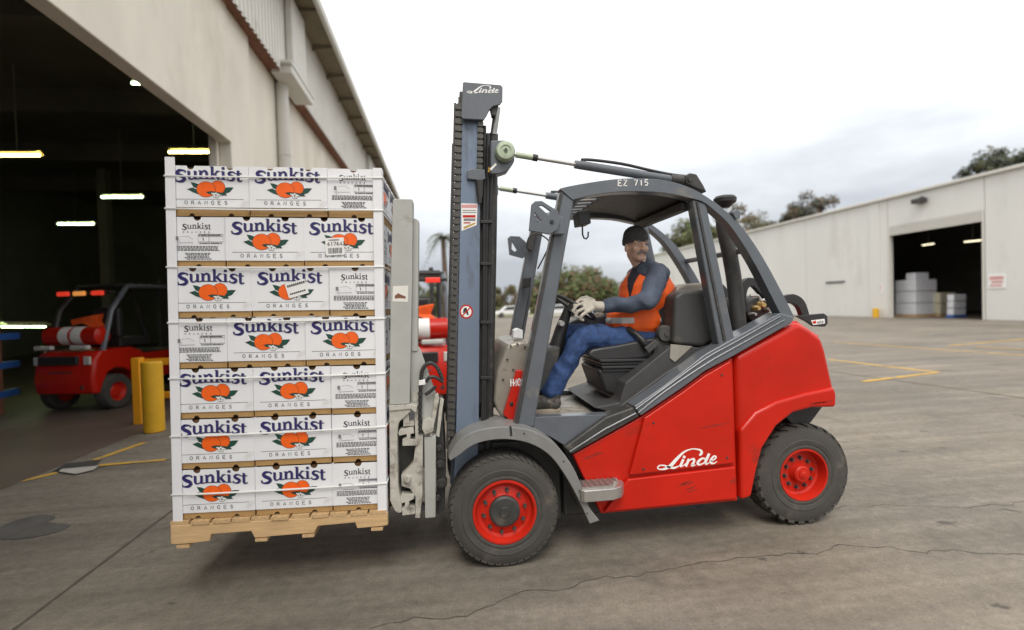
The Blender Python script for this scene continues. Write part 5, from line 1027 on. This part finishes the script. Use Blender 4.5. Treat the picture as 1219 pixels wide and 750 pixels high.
for k, yy in enumerate((0.26, 0.76)):
    q = MB(); q.prism([(-.0, -.050), (1.22, -.046), (1.22, -.088), (.3, -.086), (0, -.062)], yy, yy + .13); o = q.build('fork', 'dark_steel', None, bevel=.004); o.parent = cg; o.matrix_local = Matrix.Translation(-ORG[FK.name]) @ ML

# scrapes and smudges in the red paint
mat('scrape', (0.26, 0.015, 0.007), 0.75, var=0.3, scale=20); rnd = random.Random(21)
def scrape(pts, wpx, Y, par):
    q = MB(); P = [PY(a, b, Y) for a, b in spline(pts, 4)]; n = len(P)
    q.ribbon([(p.x, p.z) for p in P], [wpx*.005*math.sin(math.pi*(i + .4)/(n - .2))*rnd.uniform(.5, 1.3) for i in range(n)], Vector((0, Y, 0)), VX, VZ, FN); q.build('paint_scrape', 'scrape', par, smooth=0, fix=False)
scrape([(832, 510), (845, 507.5), (858, 505), (869, 502.5)], 2.0, 3.0775, FK)
for i in range(5): x = 808 + i*2.5 + rnd.uniform(-2, 2); y = 574 + i*1.6 + rnd.uniform(-3, 3); scrape([(x, y + 3), (x + 6, y + 1), (x + 13, y - 2)], 1.8, 3.0735, FK)
for i in range(3): scrape([(872, 570 + i*3), (876, 569 + i*3)], 2, 3.0735, FK)
for i in range(4): x = 963 + i*5; scrape([(x, 481 - i*.6), (x + 8, 480 - i*.6), (x + 14, 479 - i)], 1.6, 3.0695, FK)
for i in range(4): x = 694 + i*5; scrape([(x, 546 - i*2), (x + 5, 545 - i*2), (x + 9, 546 - i*2)], 2.2, 3.1045, FK)
# ================================================================ THE DRIVER
def organic(name, mb, vox, it, mats, parent, pick=None, wr=0.0, wsc=14.0, keep=None):
    """melt the overlapping volumes of mb into one continuous skin"""
    tmp = bpy.data.objects.new('tmp', mb.mesh('tmp', 'skin', 0, fix=False)); col.objects.link(tmp)
    r = tmp.modifiers.new('r', 'REMESH'); r.mode = 'VOXEL'; r.voxel_size = vox
    s = tmp.modifiers.new('s', 'SMOOTH'); s.factor = 0.5; s.iterations = it
    bpy.context.view_layer.update(); me = bpy.data.meshes.new_from_object(tmp.evaluated_get(bpy.context.evaluated_depsgraph_get())); bpy.data.objects.remove(tmp)
    if wr:
        nn = [v.normal.copy() for v in me.vertices]
        for v, n in zip(me.vertices, nn):
            p = v.co; v.co = p + n*wr*(noise.noise(Vector((p.x*wsc, p.y*wsc, p.z*wsc*0.8))) + 0.5*(1 - abs(noise.noise(p*wsc*0.55))*2.2))
    if keep:
        b = bmesh.new(); b.from_mesh(me); bmesh.ops.delete(b, geom=[v for v in b.verts if not keep(v.co)], context='VERTS'); b.to_mesh(me); b.free()
    me.materials.clear()
    for m in mats: me.materials.append(MATS[m])
    if pick: me.polygons.foreach_set('material_index', [pick(p.center) for p in me.polygons])
    else: me.polygons.foreach_set('material_index', [0]*len(me.polygons))
    me.polygons.foreach_set('use_smooth', [True]*len(me.polygons)); me.name = name
    org = ORG[parent.name] if parent else Vector((0, 0, 0)); me.transform(Matrix.Translation(-org)); me.update()
    o = bpy.data.objects.new(name, me); col.objects.link(o); o.parent = parent; ORG[o.name] = org; return o
pel = PY(771, 402, 3.63)
DR = thing('person', (pel.x, pel.y, FLZ), 'driver in orange safety vest, blue jeans and dark knit cap on the forklift seat', 'person')
Hc = PY(757, 293.5, 3.58); hf = Vector((0.16, -0.985, -0.05)).normalized(); hx = Vector((-hf.y, hf.x, 0)).normalized(); hu = hx.cross(hf)
if hu.z < 0: hu = -hu
MH = Matrix((hx, hf, hu)).transposed()
def hp(s, f, u): return Hc + hx*s + hf*f + hu*u
neck = PY(767, 318, 3.62); chest = PY(768, 350, 3.63); belly = PY(757, 381, 3.62); shl = PY(772, 326, 3.63)
SL, EL, WL = PY(783, 325, 3.455), PY(771, 358, 3.31), PY(722.5, 365.5, 3.445)
SR, ER, WR = PY(758, 327, 3.83), PY(752, 366, 3.88), PY(731, 378, 3.82)
HL, KL, AL = PY(768, 403, 3.53), PY(693, 402, 3.48), PY(656, 464, 3.455)
HR, KR, AR = PY(768, 402, 3.73), PY(672, 397, 3.71), PY(645, 452, 3.68)
def head_volumes(m):
    m.ell(hp(0, -.004, .018), (.074, .094, .100), MH, 20, 14); m.ell(hp(0, .030, -.045), (.060, .060, .066), MH, 18, 12); m.ell(hp(0, .056, -.088), (.032, .030, .024), MH, 12, 8)
    for s in (-1, 1):
        m.ell(hp(s*.040, .062, -.022), (.026, .024, .026), MH, 12, 8); m.ell(hp(s*.034, .073, .030), (.028, .016, .010), MH, 12, 8)
        m.ell(hp(s*.078, -.006, -.010), (.010, .020, .034), MH, 10, 8); m.ell(hp(s*.013, .096, -.026), (.009, .010, .008), MH, 8, 6)
    m.tube([hp(0, .086, .022), hp(0, .100, .0), hp(0, .112, -.022)], [.010, .012, .014], 10); m.ell(hp(0, .106, -.024), (.015, .013, .012), MH, 10, 8)
    m.ell(hp(0, .084, -.056), (.024, .010, .007), MH, 10, 6); m.ell(hp(0, .080, -.067), (.021, .010, .007), MH, 10, 6)
    m.cap(hp(0, -.02, -.05), neck + Vector((0, 0, -.02)), .058, .064)
m = MB(); head_volumes(m); m.ell(chest, (.15, .18, .19)); m.ell(belly, (.15, .165, .15)); m.ell(shl, (.12, .19, .07)); m.ell(pel, (.14, .17, .11))
for S_, E_, W_, H_, K_, A_ in ((SL, EL, WL, HL, KL, AL), (SR, ER, WR, HR, KR, AR)):
    m.cap(S_, E_, .055, .042); m.cap(E_, W_, .042, .030); m.cap(H_, K_, .078, .055); m.cap(K_, A_, .052, .036); m.cap(A_, A_ + Vector((.005, 0, -.05)), .034, .03)
def face_pick(c):
    v = c - Hc; s, f, u = v.dot(hx), v.dot(hf), v.dot(hu)
    return 1 if (u < -.035 + .3*abs(s) and f > .02 and u > -.13 and abs(s) < .065) else 0
organic('body', m, .0052, 2, ['skin', 'stubble'], DR, face_pick)
for s in (-1, 1):
    q = MB(); q.ell(hp(s*.031, .0765, .0105), (.0125, .0075, .0065), MH, 12, 8); ey_ = q.build('eye', 'eye_white', DR)
    q = MB(); q.ell(hp(s*.031 + .004, .0825, .0105), (.0058, .003, .0056), MH, 10, 6); q.build('iris', 'eye_dark', ey_)
    q = MB(); q.tube([hp(s*.014, .091, .031), hp(s*.032, .091, .037), hp(s*.052, .078, .030)], [.004, .0052, .003], 6); q.build('eyebrow', 'mustache', DR)
q = MB(); q.tube([hp(-.038, .078, -.058), hp(-.022, .094, -.047), hp(0, .102, -.042), hp(.022, .094, -.047), hp(.038, .078, -.058)], [.005, .0095, .0095, .0095, .005], 8); q.build('mustache', 'mustache', DR)
q = MB()
for s in (-1, 1): q.tube([hp(s*.033 + .021*math.cos(2*math.pi*i/16), .098 - .006*abs(math.cos(2*math.pi*i/16)), .010 + .015*math.sin(2*math.pi*i/16)) for i in range(16)], .0008, 5, closed=True)
q.tube([hp(-.012, .099, .013), hp(0, .104, .015), hp(.012, .099, .013)], .0011, 5)
for s in (-1, 1): q.tube([hp(s*.054, .090, .013), hp(s*.076, .04, .014), hp(s*.080, -.005, .012)], .0012, 5)
q.build('glasses', 'dark_steel', DR)
# knitted cap with a turned-up brim
q = MB(); rg = []
for u, k in ((.028, 1.02), (.032, 1.045), (.048, 1.065), (.066, 1.065), (.071, 1.045), (.071, 1.035), (.090, 1.0), (.110, .91), (.129, .76), (.143, .55), (.152, .30), (.155, .06)):
    rg.append([hp(.0835*k*math.cos(a), -.006 + .1035*k*math.sin(a) - (.006 if u < .08 else .010*(u - .08)/.05), u - (.020*(1 - math.sin(a))/2 if u < .08 else 0) + .004*noise.noise(Vector((math.cos(a)*2, math.sin(a)*2, u*30)))) for a in [2*math.pi*i/40 for i in range(40)]])
q.rings(rg); q.build('knit_cap', 'beanie', DR, smooth=60)
# clothes
m = MB(); m.ell(chest, (.168, .190, .205)); m.ell(belly, (.178, .185, .155)); m.ell(shl, (.135, .215, .085)); m.cap(neck + Vector((0, 0, -.05)), neck + Vector((-.006, -.01, .012)), .082, .068)
for S_, E_, W_ in ((SL, EL, WL), (SR, ER, WR)): m.cap(S_ + Vector((0, 0, -.012)), S_.lerp(E_, .5), .076, .070); m.cap(S_.lerp(E_, .5), E_, .070, .066); m.cap(E_, E_.lerp(W_, .55), .066, .054); m.cap(E_.lerp(W_, .55), E_.lerp(W_, .97), .054, .045)
organic('jacket', m, .0075, 3, ['jacket'], DR, None, .015, 13)
q = MB()   # open collar
cr_ = [neck + Vector((.075*math.cos(a), .080*math.sin(a), .02 + .018*math.sin(a*2))) for a in [2*math.pi*i/20 for i in range(20)]]
q.rings([[p + Vector((0, 0, -.05)) for p in cr_], cr_, [p + (p - neck)*.12 + Vector((0, 0, -.004)) for p in cr_], [p + (p - neck)*.22 + Vector((0, 0, -.06)) for p in cr_]], cap=False); q.build('collar', 'jacket', DR, smooth=60)
tf = Vector((-.78, -.62, 0)).normalized(); tl = Vector((-tf.y, tf.x, 0))
zt0, zt1 = PY(760, 384.5, 3.45).z, PY(760, 377.5, 3.45).z
def vest_pick(c):
    v = c - neck; dn = -v.z; f, s = v.dot(tf), v.dot(tl)
    if f > 0 and dn < .25 and abs(s + .02) < .066 - dn*.27: return 1
    if zt0 < c.z < zt1 and (-.30 < s < .05 or s > .16) and f > -.05: return 2
    if zt0 + .02 < c.z < zt1 + .015 and f < -.09: return 2
    if f > .02 and abs(abs(s) - .125) < .022 and .03 < dn < .10: return 2
    return 0
m = MB(); m.ell(chest + Vector((.012, 0, -.002)), (.210, .212, .210)); m.ell(belly + Vector((-.008, 0, 0)), (.222, .210, .162)); m.ell(shl + Vector((0, 0, -.006)), (.148, .150, .092))
hemz = PY(760, 397, 3.43).z
organic('safety_vest', m, .0068, 3, ['vest', 'shirt', 'tape'], DR, vest_pick, .006, 13, keep=lambda v: v.z > hemz + .05*(v.x - belly.x)*-1.2 and (v.z < neck.z - .035 or (v - neck).xy.length > .07))
m = MB(); m.ell(pel + Vector((.0, 0, -.005)), (.155, .185, .108)); m.ell(PY(752, 398, 3.62), (.12, .17, .085))
for H_, K_, A_ in ((HL, KL, AL), (HR, KR, AR)): m.cap(H_, H_.lerp(K_, .5), .098, .088); m.cap(H_.lerp(K_, .5), K_, .088, .074); m.cap(K_, K_.lerp(A_, .45), .074, .066); m.cap(K_.lerp(A_, .45), K_.lerp(A_, 1.02), .068, .063)
organic('jeans', m, .0075, 3, ['jeans'], DR, None, .015, 17)
for k, A_ in enumerate((AL, AR)):
    z0 = FLZ + .004; yy = A_.y; hx_ = A_.x + .045; tx = A_.x - .235; m = MB()
    m.cap(A_ + (Vector((.03, 0, .05))), (A_.x + .012, yy, z0 + .075), .052, .050); m.cap((A_.x + .02, yy, z0 + .055), (A_.x - .06, yy - .004, z0 + .072), .050, .052); m.cap((A_.x - .06, yy, z0 + .070), (tx + .05, yy - .012, z0 + .052), .052, .044); m.ell((tx + .055, yy - .012, z0 + .048), (.056, .050, .042))
    bt = organic('boot', m, .006, 2, ['boot'], DR, None, .002, 30)
    out = [(hx_ + .012, yy - .03), (hx_ + .02, yy), (hx_ + .012, yy + .03), (A_.x - .06, yy + .042), (tx + .05, yy + .036), (tx + .005, yy + .01), (tx - .002, yy - .02), (tx + .04, yy - .056), (A_.x - .05, yy - .05)]
    q = MB(); q.rings([[Vector((a, b, z)) for a, b in out] for z in (z0, z0 + .026)]); q.build('sole', 'sole', bt, bevel=.006)
    q = MB()
    for i in range(5): a = Vector((A_.x - .035 - i*.022, yy, z0 + .112 - i*.010)); q.tube([a + Vector((0, -.034, -.012)), a + Vector((-.004, -.012, .004)), a + Vector((-.004, .012, .004)), a + Vector((0, .034, -.012))], .0032, 6)
    q.build('laces', 'black_plastic', bt)
def glove(W_, palm, fingers, thumb, name='glove'):
    m = MB(); m.cap(W_, W_.lerp(palm, .45), .034, .036); m.cap(W_.lerp(palm, .45), palm, .038, .036)
    kn = [Vector(f[0]) for f in fingers]
    for k in kn: m.cap(palm, k, .026, .0150)
    for a, b in zip(kn[:-1], kn[1:]): m.cap(a, b, .0150, .0150)
    for f in fingers + [thumb]:
        for i in range(len(f) - 1): m.cap(Vector(f[i]), Vector(f[i + 1]), .0125 - .0012*i, .0115 - .0012*i, 10)
    m.cap(palm, Vector(thumb[0]), .026, .014); return organic(name, m, .0036, 1, ['glove'], DR, None, .0016, 45)
F = [[PY(*a) for a in f] for f in (((698, 356.5, 3.475), (689, 357.5, 3.455), (683.5, 363, 3.435), (685, 369, 3.43)), ((695.5, 361, 3.452), (686, 364, 3.428), (682, 370, 3.418), (685, 374, 3.425)), ((696, 366.5, 3.430), (687.5, 371, 3.405), (685, 376.5, 3.410), (689, 378, 3.42)), ((699, 371, 3.412), (692.5, 375.5, 3.395), (691, 380, 3.402), (694, 381, 3.412)))]
glove(WL, PY(708, 364.5, 3.448), F, [PY(*a) for a in ((706, 357.5, 3.485), (698, 353.5, 3.515), (690.5, 355.5, 3.525))])
q = MB(); d = (WL - EL).normalized(); q.tube([WL - d*.006, WL + d*.018], .0385, 18); q.build('glove_cuff', 'glove_cuff', DR)
F = [[PY(*a) for a in f] for f in (((716, 374, 3.83), (709, 374, 3.82), (705, 379, 3.82)), ((716, 377, 3.81), (709, 378, 3.80), (706, 383, 3.80)), ((717, 380, 3.79), (711, 382, 3.78), (709, 386, 3.78)), ((719, 383, 3.77), (714, 386, 3.76), (712, 389, 3.76)))]
glove(WR, PY(723, 377.5, 3.81), F, [PY(*a) for a in ((722, 373, 3.79), (716, 370, 3.77), (711, 370, 3.76))])
# ================================================================ OTHER FORKLIFTS AND SMALL THINGS
def small_forklift(loc, rz, lab, bottle):
    """seen from behind: rear end towards local -y, length along y"""
    t = bpy.data.objects.new('parked_forklift', None); col.objects.link(t); t.location = loc; t.rotation_euler = (0, 0, rz); ORG[t.name] = Vector((0, 0, 0)); tag(t, lab, 'forklift', 'parked red forklifts')
    def B(name, lo, hi, m, par=None, bev=.02): q = MB(); q.bx(lo, hi); return q.build(name, m, par or t, bevel=bev, seg=3)
    q = MB(); pr = [(0.0, .32), (-.03, .55), (0.02, .88), (.12, 1.02), (.75, 1.04), (1.0, .95), (1.0, .72), (.80, .70), (.72, .60), (.62, .67), (.42, .70), (.22, .64), (.12, .45), (.10, .32)]
    W_ = .56; rg = []
    for x, k in ((-W_, .06), (-W_ + .05, .015), (-.3, -.02), (.3, -.02), (W_ - .05, .015), (W_, .06)): rg.append([Vector((x, a + (k if a < .3 else 0), b)) for a, b in pr])
    q.rings(rg); cw = q.build('counterweight', 'red_paint', t, bevel=.03, seg=3, smooth=50)
    B('grille', (-.40, -.045, .80), (.32, .02, .95), 'black_plastic', cw); 
    for i in range(5): B('grille_bar', (-.39, -.052, .81 + i*.028), (.31, -.046, .818 + i*.028), 'dark_steel', cw, 0)
    for s in (-1, 1): B('tail_light', (s*.46 - .06, -.012, .80), (s*.46 + .06, .03, .94), 'lamp_clear', cw, .015)
    B('tow_slot', (-.22, -.032, .60), (.22, .0, .70), 'dark_steel', cw, .02); B('bumper_scuff', (.05, -.028, .40), (.4, .01, .50), 'dark_steel', cw, .02)
    B('body', (-.52, 1.0, .42), (.52, 2.25, .90), 'red_paint'); B('floor', (-.5, 1.2, .905), (.5, 2.2, .93), 'black_plastic')
    B('seat_base', (-.3, .8, 1.04), (.3, 1.4, 1.2), 'black_plastic'); B('backrest', (-.26, .82, 1.2), (.26, .95, 1.75), 'vinyl', None, .05)
    for s in (-1, 1):
        q = MB(); q.tube([(s*.5, .25, 1.0), (s*.5, .45, 1.7), (s*.48, .8, 2.12), (s*.48, 1.9, 2.14), (s*.5, 2.3, 1.0)], .045, 8); q.build('guard_pillar', 'frame_grey' if s > 0 else 'dark_steel', t)
    B('guard_roof', (-.5, .75, 2.10), (.5, 1.95, 2.15), 'black_plastic', None, .02)
    for i in range(5): B('roof_bar', (-.45, .9 + i*.2, 2.152), (.45, .96 + i*.2, 2.18), 'dark_steel', None, 0)
    B('rear_rack', (-.52, .42, 1.98), (.52, .52, 2.03), 'black_plastic', None, .01)
    for x, m_ in ((-.36, 'lamp_red'), (-.05, 'lamp_amber'), (.30, 'lamp_red')): B('rear_lamp', (x - .11, .38, 1.96), (x + .11, .43, 2.035), m_, None, .015)
    q = MB(); q.tube([(-.54, .28, 1.27), (-.50, .28, 1.27), (.48, .28, 1.27), (.52, .28, 1.27)], [.09, .155, .155, .09], 22); lp = q.build('gas_bottle', 'red_paint', t)
    for a, b in ((-.20, -.02), (.03, .22)): q = MB(); q.tube([(a, .28, 1.27), (b, .28, 1.27)], .158, 22); q.build('bottle_band', 'white_print', lp)
    for x in (-.42, .25): B('lamp', (x - .16, .05, 1.05), (x + .16, .14, 1.12), 'lamp_clear', None, .02)
    q = MB(); q.add([(-.22, .5, 1.56), (.16, .46, 1.62), (.30, .5, 1.64), (.24, .52, 1.5), (.36, .5, 1.40), (.2, .5, 1.42), (.0, .5, 1.5), (-.2, .5, 1.47)], [tuple(range(8))]); o = q.build('seat_cover', 'vest', t, smooth=0, fix=False); s_ = o.modifiers.new('s', 'SOLIDIFY'); s_.thickness = .12
    for s in (-1, 1):
        B('mast_rail', (s*.38 - .04, 2.45, .08), (s*.38 + .04, 2.6, 2.35), 'dark_steel', None, .01)
        for yy, r in ((.42, .30), (2.05, .33)):
            w_ = bpy.data.objects.new('wheel', None); col.objects.link(w_); w_.parent = t; w_.location = (s*.50, yy, r); w_.rotation_euler = (0, 0, math.pi/2 if s > 0 else -math.pi/2); ORG[w_.name] = Vector((0, 0, 0))
            q = MB(); q.lathe([(r*.55, -.10), (r*.9, -.11), (r, -.07), (r, .07), (r*.9, .1), (r*.55, .1)], (0, 0, 0), 'y', 28, cap=False); put('tyre', q.mesh('tyre', 'rubber', 40), w_)
            q = MB(); q.lathe([(.02, -.06), (r*.3, -.06), (r*.42, -.03), (r*.56, -.09), (r*.56, .09), (.02, .09)], (0, 0, 0), 'y', 24); put('rim', q.mesh('rim', 'red_rim', 40), w_)
    B('carriage', (-.5, 2.62, .1), (.5, 2.68, .6), 'dark_steel', None, .01)
    return t
p = PZ(84, 513); small_forklift((p.x*1.17 - .15, p.y*1.17 + .1, 0), R(-14), 'red forklift parked inside the dark hall, rear with striped gas bottle', True)
p = PZ(505, 488); small_forklift((-0.42, 7.3, 0), R(4), 'red forklift parked outside, glimpsed between grey clamp and mast', False)
